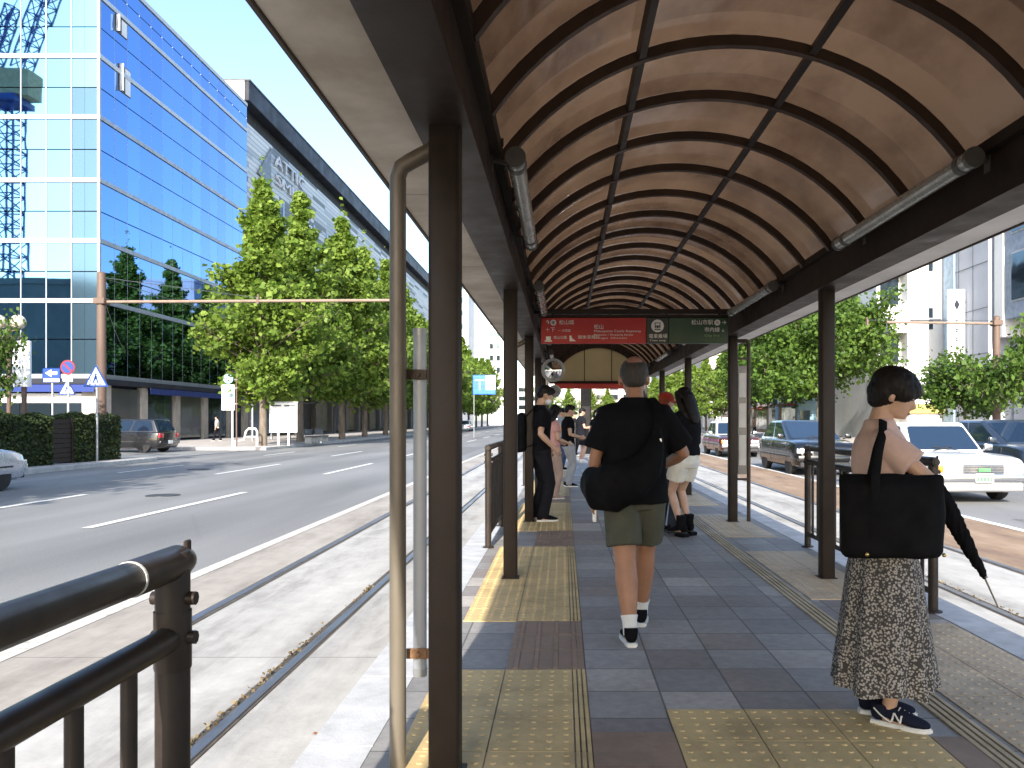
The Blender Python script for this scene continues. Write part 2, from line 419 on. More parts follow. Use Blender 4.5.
# ------------------------------------------------------------------ platform
PX0,PX1,PY0,PY1 = -1.06,2.86,-12,40
q=MB(); q.box(PX0,PX1,PY0,PY1,-.01,PZ,bev=.012,seg=2); struct('platform',q,M_tiles)
k=MB()
for side in (PX0,PX1-.28):
    y=PY0
    while y<PY1-.5:
        k.box(side+.006,side+.274,y+.004,y+.896,PZ-.03,PZ+.0045); y+=.9
struct('platform_edge_stones',k,mat('edge_granite',(.48,.48,.48),.7,world=True,vscale=5,bump=.25,bscale=90))

def tactile(name, x0, x1, y0, y1, m, dots=True, bars=False):
    """paving tiles 0.36 m with raised studs (or long bars) as real relief"""
    q=MB(); T=.36
    nx=max(1,round((x1-x0)/T)); ny=max(1,round((y1-y0)/T))
    for i in range(nx):
        for j in range(ny):
            xa=x0+(x1-x0)*i/nx; xb=x0+(x1-x0)*(i+1)/nx; ya=y0+(y1-y0)*j/ny; yb=y0+(y1-y0)*(j+1)/ny
            q.box(xa+.003,xb-.003,ya+.003,yb-.003,PZ-.01,PZ+.006)
            if dots and ya<14:
                for a in range(5):
                    for b in range(5):
                        cx=xa+(xb-xa)*(a+.5)/5; cy=ya+(yb-ya)*(b+.5)/5
                        vs_=[];top=[]
                        for kk in range(8):
                            an=kk*math.pi/4
                            vs_.append(q.bm.verts.new((cx+.0145*math.cos(an),cy+.0145*math.sin(an),PZ+.006)))
                            top.append(q.bm.verts.new((cx+.010*math.cos(an),cy+.010*math.sin(an),PZ+.0098)))
                        for kk in range(8): q.bm.faces.new((vs_[kk],vs_[(kk+1)%8],top[(kk+1)%8],top[kk]))
                        q.bm.faces.new(top)
            if bars and ya<20:
                for a in range(4):
                    cx=xa+(xb-xa)*(a+.5)/4
                    q.box(cx-.014,cx+.014,ya+.012,yb-.012,PZ+.0055,PZ+.011,bev=.004,seg=1)
    o=struct(name,q,m); return o
XL0,XL1,XL2,XL3 = -.67,-.31,.05,.12
segs=[(1.1,4.31,1),(4.31,5.35,0),(5.35,8.5,1),(8.5,9.7,0),(9.7,13.0,1),(13.0,14.2,0),(14.2,17.5,1),(17.5,18.7,0),(18.7,24,1)]
for y0,y1,on in segs:
    if on:
        tactile('tactile_paving',XL0,XL1,y0,y1,M_yel); tactile('tactile_paving',XL1,XL2,y0,y1,M_yel)
        e=MB()
        for a in (XL2+.004,XL2+.028,XL2+.052): e.box(a,a+.016,y0+.004,y1-.004,PZ-.005,PZ+.0085)
        struct('tactile_border',e,M_yel)
    else:
        tactile('tactile_paving',XL1,XL3,y0,y1,M_brn,dots=False,bars=True)
XR0,XR1,XR2,XR3 = 1.72,1.86,2.22,2.57
for y0,y1,on in [(1.1,5.3,1),(5.3,6.0,0),(6.0,8.2,2),(8.2,9.2,0),(9.2,11.3,2),(11.3,12.6,0),(12.6,15,2),(15,16.4,0),(16.4,20,2)]:
    if on==1:
        tactile('tactile_paving',XR1,XR2,y0,y1,M_tan); tactile('tactile_paving',XR2,XR3,y0,y1,M_tan)
    elif on==2:
        tactile('tactile_paving',XR1,XR2,y0,y1,M_tan); tactile('tactile_paving',XR2,XR3-.1,y0,y1,M_tan,dots=False)
e=MB()
for a in (1.70,1.735,1.77,1.805): e.box(a,a+.02,1.1,24,PZ-.005,PZ+.009)
struct('tactile_border',e,M_line)
tactile('tactile_paving',.48,1.56,1.5,3.72,M_yel)
tactile('tactile_paving',.12,.48,2.4,3.45,M_brn,dots=False)
tactile('tactile_paving',1.56,1.70,2.4,3.4,M_brn,dots=False)
# ------------------------------------------------------------------ tram stop shelter
M_brown = mat('brown_paint',(.019,.0135,.0105),.5,var=.25,vscale=5,col2=(.030,.021,.016),bump=.05,bscale=60,spec=.18)
M_brown2 = mat('brown_paint_worn',(.026,.019,.015),.55,col2=(.07,.048,.032),vscale=9,bump=.08,spec=.2)
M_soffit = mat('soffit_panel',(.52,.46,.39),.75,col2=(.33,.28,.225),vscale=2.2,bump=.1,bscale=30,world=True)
M_soffit_lit = mat('soffit_panel_lit',(.74,.73,.71),.7,var=.08,vscale=2,world=True)  # right-hand soffit, with sunlight bounced off the ground put into its colour
M_grey = mat('galvanised_grey',(.36,.37,.38),.45,metal=.3,var=.1,vscale=8)
M_black = mat('black_plastic',(.02,.02,.02),.5)
def roof_sheet_mat():
    m, nt, p, out = nodes('bronze_polycarbonate')
    co=coords(nt,True)
    st=N(nt,'ShaderNodeMapping',{'Vector':co,'Scale':(1.0,.5,1.0)}).outputs[0]
    n=N(nt,'ShaderNodeTexNoise',{'Vector':st,'Scale':2.2,'Detail':7.0,'Roughness':.65})
    sep=N(nt,'ShaderNodeSeparateXYZ',{0:co})
    cell=N(nt,'ShaderNodeMath',{0:N(nt,'ShaderNodeMath',{0:N(nt,'ShaderNodeMath',{0:sep.outputs[1],1:.705},operation='DIVIDE').outputs[0],1:.33},operation='ADD').outputs[0]},operation='FLOOR')
    wz=N(nt,'ShaderNodeTexWhiteNoise',{'W':cell.outputs[0]},noise_dimensions='1D')
    f=N(nt,'ShaderNodeMath',{0:n.outputs[0],1:N(nt,'ShaderNodeMath',{0:wz.outputs['Value'],1:.34},operation='MULTIPLY').outputs[0]},operation='ADD')
    def ramp(c1,c2):
        r=N(nt,'ShaderNodeValToRGB',{'Fac':f.outputs[0]}); e=r.color_ramp.elements
        e[0].position=.38; e[0].color=rgba(c1); e[1].position=.85; e[1].color=rgba(c2); return r.outputs[0]
    nt.links.new(ramp((.026,.015,.009),(.065,.040,.025)),p.inputs['Base Color'])
    p.inputs['Roughness'].default_value=.12; p.inputs['Specular IOR Level'].default_value=.38
    nb_=N(nt,'ShaderNodeTexNoise',{'Vector':st,'Scale':5.0,'Detail':3.0}); bb=N(nt,'ShaderNodeBump',{'Height':nb_.outputs[0],'Strength':.25,'Distance':.02}); nt.links.new(bb.outputs[0],p.inputs['Normal'])
    tr=N(nt,'ShaderNodeBsdfTranslucent',{'Color':ramp((.040,.021,.012),(.135,.080,.046))})
    ms=N(nt,'ShaderNodeMixShader',{0:.5,1:p.outputs[0],2:tr.outputs[0]})
    nt.links.new(ms.outputs[0],out.inputs['Surface'])
    return m
M_roof = roof_sheet_mat()
M_rib = mat('rib_paint_warmed',(.050,.029,.018),.5,var=.2,vscale=5,spec=.25)  # brown paint, with warm light through the roof sheet put into it
SY0,SY1 = -9.2,20.6
AX,HS,SPR,RISE = .90,1.26,EYE+1.38,.66
AR=(HS*HS+RISE*RISE)/(2*RISE); ACZ=SPR+RISE-AR; AMAX=math.asin(HS/AR)
def arc(r,n=24): return [(AX+r*math.sin(-AMAX+2*AMAX*i/n), ACZ+r*math.cos(-AMAX+2*AMAX*i/n)) for i in range(n+1)]
sh = thing('tram_shelter','long brown steel tram stop shelter with a bronze tinted barrel vault roof','shelter',(AX,8,PZ))
LX,RX = -.448,2.25
posts=[3.05+3.78*k for k in range(-3,6)]
for y in posts:
    for x in (LX,RX):
        b=MB(); b.box(x-.058,x+.058,y-.058,y+.058,PZ-.01,EYE+1.13,bev=.016,seg=3); b.build('post',M_brown,sh,world=True)
        b=MB(); b.box(x-.075,x+.075,y-.075,y+.075,PZ,PZ+.012,bev=.004,seg=1); b.build('base_plate',M_brown2,sh,world=True)
for (xa,xb,s) in ((-.55,-.36,-1),(2.16,2.35,1)):
    b=MB(); b.box(xa,xb,SY0,SY1,EYE+1.12,EYE+1.39,bev=.008,seg=1)
    xin = xb if s<0 else xa
    b.box(xin-.012 if s<0 else xin-.045, xin+.045 if s<0 else xin+.012, SY0,SY1,EYE+1.345,EYE+1.40)   # channel the vault stands in
    b.box(xa-.012,xb+.012,SY0,SY1,EYE+1.105,EYE+1.122)
    b.build('beam',M_brown,sh,world=True)
    # eave soffit panels, a joint every bay
    so_=MB(); y=SY0; 
    x0,x1=(xa-.285,xa-.013) if s<0 else (xb+.013,xb+.285)
    while y<SY1-.1:
        y2=min(y+1.89,SY1); so_.box(x0,x1,y+.004,y2-.004,EYE+1.135,EYE+1.15); y=y2
    so_.build('soffit',M_soffit if s<0 else M_soffit_lit,sh,world=True)
    gt=MB(); xo=x0 if s<0 else x1
    gt.box(xo-.02 if s<0 else xo, xo if s<0 else xo+.02, SY0,SY1,EYE+1.125,EYE+1.25,bev=.004,seg=1)
    gt.box(min(xo,xa if s<0 else xb),max(xo,xa if s<0 else xb),SY0,SY1,EYE+1.19,EYE+1.20)
    gt.build('gutter',M_brown2,sh,world=True)
# tie beams across at every second post, lamps hang clear of them
ys=[4.24+.705*k for k in range(-19,24)]
for y in ys:
    b=MB(); o_=arc(AR-.006); i_=arc(AR-.062)
    vs0=[[b.bm.verts.new((p[0],yy,p[1])) for p in ring] for ring in (o_,i_) for yy in (y-.022,y+.022)]
    A,B,C,D=vs0
    n=len(A)
    for i in range(n-1):
        for (u,v) in ((A,B),(B,D),(D,C),(C,A)):
            b.bm.faces.new((u[i],u[i+1],v[i+1],v[i]))
    b.bm.faces.new((A[0],B[0],D[0],C[0])); b.bm.faces.new((A[-1],C[-1],D[-1],B[-1]))
    bmesh.ops.recalc_face_normals(b.bm,faces=b.bm.faces)
    b.build('rib',M_rib,sh,world=True,smooth=40)
b=MB(); pts=arc(AR+.004,32); nseg=48
grid=[[b.bm.verts.new((p[0],SY0+(SY1-SY0)*j/nseg,p[1])) for p in pts] for j in range(nseg+1)]
for j in range(nseg):
    for i in range(len(pts)-1): b.bm.faces.new((grid[j][i],grid[j][i+1],grid[j+1][i+1],grid[j+1][i]))
b.build('roof_sheet',M_roof,sh,world=True,smooth=60)
for dx in (-.50,.43):
    a=math.asin(dx/AR); cx,cz=AX+(AR-.034)*math.sin(a),ACZ+(AR-.034)*math.cos(a)
    b=MB(); b.box(-.02,.02,SY0,SY1,-.024,.024,M=Matrix.Translation((cx,0,cz))@Matrix.Rotation(a,4,'Y'))
    b.build('purlin',M_brown,sh,world=True)
b=MB(); b.tube([(-.325,SY0,EYE+1.425),(-.325,SY1-.1,EYE+1.425)],.011,seg=8)
for yy in np.arange(-8.5,20,1.26): b.box(-.345,-.305,yy-.012,yy+.012,EYE+1.405,EYE+1.44)
b.build('conduit',M_brown2,sh,world=True)
# end gable at the far end: pale panel within an arched frame
gx=AX; gy=SY1-.02
def gouter(n=20):
    r=(1.06**2+.60**2)/(2*.60); am=math.asin(1.06/r); zc=EYE+1.86-r
    return [(gx-1.06,EYE+1.0)]+[(gx+r*math.sin(-am+2*am*i/n), zc+r*math.cos(-am+2*am*i/n)) for i in range(n+1)]+[(gx+1.06,EYE+1.0)]
b=MB(); b.prism(gouter(),gy-.01,gy+.01,'y')
M_gable=mat('gable_panel',(.62,.50,.32),.5,col2=(.54,.43,.27),vscale=1.2)
nt_=M_gable.node_tree; p_=nt_.nodes['Principled BSDF']; o_=nt_.nodes['Material Output']
t_=N(nt_,'ShaderNodeBsdfTranslucent'); nt_.links.new(p_.inputs['Base Color'].links[0].from_socket,t_.inputs['Color'])
m_=N(nt_,'ShaderNodeMixShader',{0:.75,1:p_.outputs[0],2:t_.outputs[0]}); nt_.links.new(m_.outputs[0],o_.inputs['Surface'])
b.build('gable_panel',M_gable,sh,world=True)
for x in (-.35,.35):
    b=MB(); b.box(gx+x-.010,gx+x+.010,gy-.025,gy-.012,EYE+1.0,EYE+1.80); b.build('gable_bar',M_brown,sh,world=True)
b=MB(); inn=gouter(28)[1:-1]; ou=arc(AR+.02,28)
n=len(ou)
for yy in (gy-.03,gy+.03):
    va=[b.bm.verts.new((p[0],yy,p[1])) for p in ou]; vb=[b.bm.verts.new((gx+(p[0]-gx)*.985,yy,p[1]-.012)) for p in inn]
    for i in range(n-1): b.bm.faces.new((va[i],va[i+1],vb[i+1],vb[i]))
    for i,sg in ((0,-1),(-1,1)):
        q=[b.bm.verts.new(p) for p in ((ou[i][0],yy,ou[i][1]),(gx+sg*1.045,yy,inn[i][1]-.012),(gx+sg*1.045,yy,EYE+.98),(ou[i][0],yy,EYE+.98))]; b.bm.faces.new(q)
b.build('gable_frame',M_brown2,sh,world=True)
b=MB(); b.box(-.36,2.16,gy-.04,gy+.04,EYE+.93,EYE+1.0); b.build('end_beam',M_brown,sh,world=True)

# downpipe by the first post, a second further on, and the grey pole holder clamped to it
def downpipe(y, low=PZ):
    x=-.64
    b=MB(); z1=EYE+.98
    P_=[(LX-.02,y+.05,EYE+1.11),(LX-.035,y+.05,EYE+1.075),(LX-.06,y+.05,EYE+1.045),(x+.05,y+.05,z1+.022),(x+.015,y+.05,z1),(x,y+.05,z1-.04),(x,y+.05,low)]
    b.tube(P_,.032,seg=18); b.tube([(x,y+.05,EYE+.2),(x,y+.05,EYE+.26)],.035,seg=18)
    return b.build('downpipe',M_pipe,sh,world=True,smooth=50)
M_pipe=mat('pipe_bronze',(.175,.15,.115),.45,metal=.2,col2=(.09,.072,.052),vscale=3,stretch=(1,1,.3),bump=.04)
downpipe(3.05); downpipe(10.6)
fh=thing('pole_holder','grey plastic tube standing upright between the downpipe and the nearest left post','tube',(-.56,3.2,PZ))
b=MB(); zt,zb=EYE+.365,EYE-1.01
b.tube([(-.572,3.2,zb),(-.572,3.2,zt)],.0265,seg=18); b.build('tube',mat('pvc_grey',(.37,.39,.42),.4,var=.06),fh,world=True,smooth=50)
b=MB(); b.lathe([(.0275,zb-.012),(.0285,zb),(.0285,zb+.02),(.027,zb+.02)],(-.572,3.2,0)); b.build('end_cap',M_grey,fh,world=True)
b=MB(); b.lathe([(.0275,zt-.03),(.0285,zt-.03),(.0285,zt),(.0,zt+.004)],(-.572,3.2,0)); b.build('end_cap',M_grey,fh,world=True)
M_rust=mat('rusty_strap',(.30,.16,.07),.7,col2=(.15,.08,.04),vscale=20)
for z in (EYE+.18,EYE-.925):
    b=MB(); b.box(-.62,-.50,3.165,3.172,z-.02,z+.02); b.box(-.605,-.54,3.16,3.168,z-.014,z+.014); b.tube([(-.572,3.158,z),(-.572,3.15,z)],.008,seg=8)
    b.build('clamp',M_rust if z<EYE else M_brown2,fh,world=True)

# tubular lamps under the vault
M_tube=mat('lamp_tube',(.42,.42,.38),.25,metal=.4,var=.12,vscale=4)
M_cap=mat('lamp_cap',(.09,.085,.075),.5)
def lamp(x,y,label):
    l=thing('tube_lamp',label,'lamp',(x,y,EYE+1.30),0,'tube lamps under the shelter roof')
    s=1 if x<AX else -1
    b=MB(); b.tube([(0,.03,0),(0,1.93,0)],.046,seg=20); b.build('lamp_tube',M_tube,l,smooth=50)
    for yy in (0,1.93):
        b=MB(); b.tube([(0,yy,0),(0,yy+.03,0)],.052,seg=20); b.build('end_cap',M_cap,l,smooth=50)
    for yy in (.12,1.78):
        b=MB(); b.tube([(0,yy,0),(-s*.13,yy,.02)],.012,seg=8); b.box(-s*.13-.008,-s*.13+.008,yy-.03,yy+.03,-.04,.06); b.tube([(0,yy-.025,0),(0,yy+.025,0)],.0505,seg=20)
        b.build('bracket',M_cap,l)
    return l
ord_=['nearest','second','third','fourth','fifth']
for k,y in enumerate((3.95,7.74,11.5,15.3,19.1)):
    lamp(-.235,y,f'grey tube lamp under the vault on the left beam, {ord_[k]} along it')
    lamp(2.035,y,f'grey tube lamp under the vault on the right beam, {ord_[k]} along it')
# ------------------------------------------------------------------ trees, hedges
M_leaf  = leafmat('ginkgo_leaves',(.09,.17,.018),(.27,.37,.065),.5)
M_leafd = leafmat('zelkova_leaves',(.045,.095,.016),(.14,.23,.038),.42)
M_hedge = leafmat('hedge_leaves',(.03,.05,.018),(.075,.10,.03),.3)
M_bark  = mat('tree_bark',(.20,.16,.12),.9,col2=(.10,.08,.06),vscale=6,stretch=(1,1,.25),bump=.6,bscale=18)

def leaves_mesh(name, centers, size, rng, up=.35):
    """one mesh of many small folded leaf faces at the given points"""
    n=len(centers); c=np.asarray(centers)
    nr=rng.normal(size=(n,3)); nr[:,2]+=up*2; nr/=np.linalg.norm(nr,axis=1)[:,None]
    t=rng.normal(size=(n,3)); t-= (t*nr).sum(1)[:,None]*nr; t/=np.linalg.norm(t,axis=1)[:,None]
    b=np.cross(nr,t)
    s=size*rng.uniform(.6,1.25,size=(n,1)); w=s*rng.uniform(.55,.9,size=(n,1))
    v=np.empty((n,4,3)); fold=nr*s*.22
    v[:,0]=c-t*s; v[:,1]=c+b*w+fold; v[:,2]=c+t*s; v[:,3]=c-b*w+fold
    me=bpy.data.meshes.new(name)
    me.vertices.add(n*4); me.vertices.foreach_set('co',v.reshape(-1))
    me.loops.add(n*4); me.loops.foreach_set('vertex_index',np.arange(n*4,dtype=np.int32))
    me.polygons.add(n); me.polygons.foreach_set('loop_start',np.arange(0,n*4,4,dtype=np.int32)); me.polygons.foreach_set('loop_total',np.full(n,4,dtype=np.int32))
    me.update(calc_edges=True); return me

def tree_meshes(seed, h, rad, base, kind, nleaf, lsize):
    """trunk with limbs, and a crown of leaf clumps spread along the twigs"""
    rng=np.random.default_rng(seed); rnd=random.Random(seed)
    tb=MB(); r0=.13+h*.006
    lean=rng.normal(0,.015,2)
    top=h*(.93 if kind=='ginkgo' else .55)
    trunk=[(lean[0]*z*math.sin(z*.4),lean[1]*z*math.cos(z*.5),z) for z in np.linspace(-.1,top,10)]
    tb.tube(trunk,[max(.02,r0*(1-.85*(i/9))) for i in range(10)],seg=9)
    pts=[]; wts=[]
    def limb(p,d,L,r,depth):
        q=[p]; dd=d.copy()
        steps=5
        for i in range(steps):
            dd=dd+rng.normal(0,.13,3)+np.array((0,0,.05 if kind=='ginkgo' else -.02)); dd/=np.linalg.norm(dd); q.append(q[-1]+dd*L/steps)
        tb.tube([Vector(x) for x in q],[max(.008,r*(1-.8*i/steps)) for i in range(steps+1)],seg=5,cap=False)
        for i in range(1 if depth else 2,steps+1):
            pts.append(q[i]); wts.append((.5+.5*i/steps)*(1.0 if depth==0 else .8))
        if depth<2:
            for i in range(2,steps+1):
                for _ in range(2 if depth==0 else 1):
                    s=dd+rng.normal(0,.75,3); s/=np.linalg.norm(s); 
                    if kind=='ginkgo': s[2]=abs(s[2])*.6
                    limb(q[i],s,L*rng.uniform(.28,.5),r*.45,depth+1)
    if kind=='ginkgo':
        z=base; k=0
        while z<top*.99:
            u=(z-base)/(h-base)
            # widest at about a third of the crown, ragged towards the tip
            env=(.66+.34*min(1,u/.18)) if u<.18 else max(.03,(1-(u-.18)/.82))**1.3
            for j in range(3 if u<.75 else 2):
                a=k*2.4+rng.normal(0,.35); L=rad*env*rng.uniform(.7,1.22)
                el=R(rng.uniform(8,30)+38*u)
                limb(np.array((0,0,z))+0., np.array((math.cos(a)*math.cos(el),math.sin(a)*math.cos(el),math.sin(el))),L,.05*(1-u)+.015,0); k+=1
            z+=rng.uniform(.34,.56)*h/14
        for zz in np.linspace(top*.8,h,12): pts.append(np.array((rng.normal(0,.1),rng.normal(0,.1),zz))); wts.append(.8)
    else:
        for k in range(15):
            a=k*2.4+rng.normal(0,.3); z=base+(top-base)*rng.uniform(0,1)
            el=R(rng.uniform(12,78)); L=rad*rng.uniform(.75,1.1) if el<R(45) else (h-z)*rng.uniform(.75,1.0)
            limb(np.array((0,0,z)), np.array((math.cos(a)*math.cos(el),math.sin(a)*math.cos(el),math.sin(el))),L*.92,.07,0)
    pts=np.array(pts); wts=np.array(wts); wts/=wts.sum()
    idx=rng.choice(len(pts),size=nleaf,p=wts)
    sg=(.36 if kind=='ginkgo' else .42)*(rad/3.6)**.6
    c=pts[idx]+rng.normal(0,1,(nleaf,3))*np.array((1,1,.72))*(sg*(1-.68*np.clip((pts[idx][:,2:3]-base)/(h-base),0,1) if kind=='ginkgo' else 1.0))
    c=c[c[:,2]>base*.75]
    me=leaves_mesh('crown',c,lsize,rng)
    tm=bpy.data.meshes.new('trunk'); tb.bm.to_mesh(tm); tb.bm.free()
    tm.materials.append(M_bark); shade(tm,50)
    return tm,me

def plant_tree(name,label,loc,meshes,lm,rz=0,sc=1.0,group=None):
    t=thing(name,label,'tree',loc,rz,group); t.scale=(sc,)*3 if not hasattr(sc,'__len__') else sc
    tm,cm=meshes
    mesh_obj('trunk',tm,None,t)
    if not cm.materials: cm.materials.append(lm)
    mesh_obj('crown',cm,None,t)
    return t
GK=[tree_meshes(11+i,15.8,3.05,2.4,'ginkgo',22000,.165) for i in range(3)]
GKfar=[tree_meshes(31+i,14.0,3.6,2.3,'ginkgo',5000,.30) for i in range(2)]
gz=[44,51.5,59.5,68,76,84,93,102,111,121,131,142,154,166,180]
nth=['first','second','third','fourth','fifth','sixth','seventh','eighth','ninth','tenth','eleventh','twelfth','thirteenth','fourteenth','fifteenth']
for i,z in enumerate(gz):
    far=z>88
    ms=GKfar[i%2] if far else GK[i%3]
    lab=('tall bright green ginkgo on the left pavement beside the white notice board' if i==0 else
         f'tall green ginkgo in the row along the left pavement, {nth[i]} counting away from the crossing')
    plant_tree('ginkgo_tree',lab,(-16.7+random.Random(i).uniform(-.3,.3),z,.14),ms,M_leaf,rz=i*1.9+.4,sc=[1.0,1.08,1.13,1.1,1.12,1.05][i%6],group='ginkgo trees along the left pavement')
SM=tree_meshes(77,4.6,1.3,1.6,'round',4200,.10)
plant_tree('young_tree','small leafy tree at the left edge of the photo under the globe lamp',(-17.2,23.6,.14),SM,M_leafd,rz=1,sc=(.55,.55,.93))
ZK=[tree_meshes(91+i,10.0,5.0,3.2,'round',26000,.17) for i in range(2)]
# trees behind the left edge of the view that shade the kerb lane and the hedge
for i,(x,z,s) in enumerate(((-16.3,-15,1.0),(-16.6,-7,1.0),(-16.2,1.0,1.0),(-16.6,9.0,.95))):
    plant_tree('street_tree',f'broad green tree on the left pavement near the hedge, {["farthest behind","second behind","third behind","closest to the hedge"][i]} the view',(x,z,.14),ZK[i%2],M_leafd,rz=i*1.3,sc=s,group='broad trees on the left pavement behind the view')
PT=[tree_meshes(101+i,4.7,2.0,2.0,'round',7000,.11) for i in range(2)]
plant_tree('street_tree','large round dark green tree on the right pavement behind the black car',(17.9,56,.14),ZK[0],M_leafd,rz=.3,sc=(1.0,1.0,1.02))
plant_tree('street_tree','second large round tree on the right pavement, half hidden behind the nearest big one',(18.4,68,.14),ZK[1],M_leafd,rz=2.2,sc=1.0)
plant_tree('street_tree','low clipped tree on the right pavement between the woman and the brown pole',(18.3,36.5,.14),PT[0],M_leafd,rz=.8,sc=(.95,.95,.92))
plant_tree('street_tree','clipped tree at the right edge of the photo behind the dark car',(18.3,31.2,.14),PT[1],M_leafd,rz=2.4,sc=(.9,.9,1.05))
for i,z in enumerate((92,104,117,131,146,163)):
    plant_tree('street_tree',f'bright green tree far down the right pavement, {nth[i]} past the shops',(18.6,z,.14),GKfar[i%2] if i!=0 else GKfar[0],M_leaf,rz=i*2.1,sc=.72 if i<2 else .8,group='trees far down the right pavement')
for i,(x,z) in enumerate(((-3.5,205),(1.5,212),(7,208),(12,215))):
    plant_tree('distant_tree',f'green tree closing the far end of the street, {nth[i]} from the left',(x,z,0),GKfar[i%2],M_leaf,rz=i,sc=.75,group='trees at the far end of the street')

def hedge(label,x0,x1,y0,y1,z0,z1,seed):
    rng=np.random.default_rng(seed); n=9000
    h=thing('hedge',label,'hedge',((x0+x1)/2,(y0+y1)/2,z0))
    hx,hy,hz=(x1-x0)/2,(y1-y0)/2,z1-z0
    p=rng.uniform(-1,1,(n,3)); ax=rng.integers(0,5,n)
    for k,(a,sgn) in enumerate(((0,1),(0,-1),(1,1),(1,-1),(2,1))):
        m=ax==k; p[m,a]=sgn*(1-np.abs(rng.normal(0,.07,m.sum())))
    bumpy=1+.06*np.sin(p[:,1]*5+seed)+.05*np.sin(p[:,0]*4)
    c=np.stack((p[:,0]*hx*bumpy,p[:,1]*hy,(p[:,2]*.5+.5)*hz*bumpy),1)
    me=leaves_mesh('foliage',c,.055,rng); mesh_obj('foliage',me,M_hedge,h)
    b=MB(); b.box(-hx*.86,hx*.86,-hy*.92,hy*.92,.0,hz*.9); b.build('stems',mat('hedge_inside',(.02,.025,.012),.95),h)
    return h
hedge('dark clipped hedge block at the left edge, above the silver car',-17.9,-16.0,22.6,25.1,.14,1.62,3)
hedge('dark clipped hedge block right of the brown slatted panel',-17.9,-16.0,26.3,29.0,.14,1.66,4)
fp=thing('fence_panel','dark brown slatted panel standing between the two hedge blocks','fence',(-16.15,25.7,.14))
b=MB()
for i in range(9): b.box(-.02,.02,-.6,.6,.05+i*.155,.19+i*.155)
b.build('slats',M_brown,fp)
for y in (-.58,.58):
    b=MB(); b.box(-.05,.05,y-.04,y+.04,0,1.5); b.build('post',M_brown,fp)
# ------------------------------------------------------------------ buildings
M_gblue = glassy('blue_glass',(.11,.24,.52),.02,1.0,.004,.35)
M_gfront= glassy('front_glass_skylit',(.25,.49,.60),.02,1.0,.003,.35)  # same glass as the street face; bright sky put into the tint
M_gdark = glassy('dark_window',(.10,.14,.17),.06,.85,.02,.4,pane=.4)
M_shop  = glassy('shop_glass',(.16,.17,.17),.08,.5,.02,.5)
M_band  = mat('grey_metal_band',(.34,.36,.39),.45,metal=.3,var=.06,world=True)
M_bandl = mat('pale_metal_band',(.50,.54,.58),.4,var=.05,world=True)
M_stone = mat('facade_stone',(.40,.37,.33),.75,var=.1,world=True,vscale=1.5,bump=.1)
M_white = mat('white_render',(.72,.71,.68),.75,var=.05,world=True,vscale=.6)
M_greyw = mat('grey_render',(.34,.35,.38),.7,var=.08,world=True,vscale=.5)
M_dkgrey= mat('dark_metal',(.055,.06,.07),.5,var=.1,world=True)
M_fascia= mat('fascia_metal',(.027,.030,.042),.55,var=.1,world=True,vscale=.6,spec=.25)
M_teal  = mat('teal_cladding',(.03,.075,.095),.45,var=.15,world=True)
M_blued = mat('blue_awning',(.012,.035,.19),.55,var=.1,world=True)
M_signw = mat('sign_white',(.80,.80,.78),.5,var=.03)
M_int   = mat('shop_interior',(.16,.13,.10),.8,col2=(.06,.05,.045),vscale=.9,world=True)

M_ads=[mat('poster_panel',c,.6,world=True,vscale=1.1,col2=c2) for c,c2 in (((.08,.12,.22),(.20,.26,.34)),((.45,.42,.34),(.25,.22,.17)),((.04,.05,.07),(.14,.13,.13)),((.22,.26,.24),(.5,.46,.36)))]

def window_band(name, parent, mt, p0, p1, z0, z1, n, seed, tilt=.0016, inset=.0):
    """one floor of curtain wall glazing between two plan points: each pane is set a hair out of true"""
    rng=random.Random(seed); b=MB()
    a=Vector((p0[0],p0[1],0)); d=Vector((p1[0]-p0[0],p1[1]-p0[1],0))/n; nn=Vector((d.y,-d.x,0)).normalized()
    for i in range(n):
        q0=a+d*i+d*.008; q1=a+d*(i+1)-d*.008
        t=[rng.uniform(-1,1)*tilt*d.length for _ in range(3)]
        b.quad(q0+nn*t[0]+Vector((0,0,z0)),q1+nn*t[1]+Vector((0,0,z0)),q1+nn*(t[1]+t[2])+Vector((0,0,z1)),q0+nn*(t[0]+t[2])+Vector((0,0,z1)))
    return b.build(name,mt,parent,smooth=None,world=True)

M_corner=glassy('corner_glass',(.13,.22,.28),.12,.8,.004,.35)
# --- blue glass office block at the corner
XB=-27.0; YB0,YB1=46.6,68.3; XW=-64.0; HB=EYE+26.9
bl=thing('office_block','tall blue glass curtain wall office block at the far left corner of the crossing','building',(-45,57,.14))
b=MB(); b.box(XW+.25,XB-.25,YB0+.25,YB1,.0,HB-.15); b.build('core',mat('core_dark',(.02,.035,.07),.8),bl,world=True)
floors=[EYE+2.55,EYE+6.95,EYE+10.45,EYE+13.97,EYE+17.65,EYE+21.2,EYE+24.7,EYE+26.9]
for i in range(len(floors)-1):
    z0,z1=floors[i]+.14,floors[i+1]-.14; zm=(z0+z1)/2 -.05
    for (za,zb_) in ((z0,zm-.03),(zm+.03,z1)):
        window_band('window_band',bl,M_gblue,(XB,YB0+.12),(XB,YB1),za,zb_,15,i*7+int(za*10))
        window_band('window_band',bl,M_gfront if za<EYE+16.9+20 else M_gfront,(XW,YB0),(XB-1.62,YB0),za,zb_,24,i*5+int(za*10)+3)
        window_band('corner_pane',bl,M_corner if za<EYE+19.3 else M_gfront,(XB-1.6,YB0),(XB-.12,YB0),za,zb_,2,i*3+1)
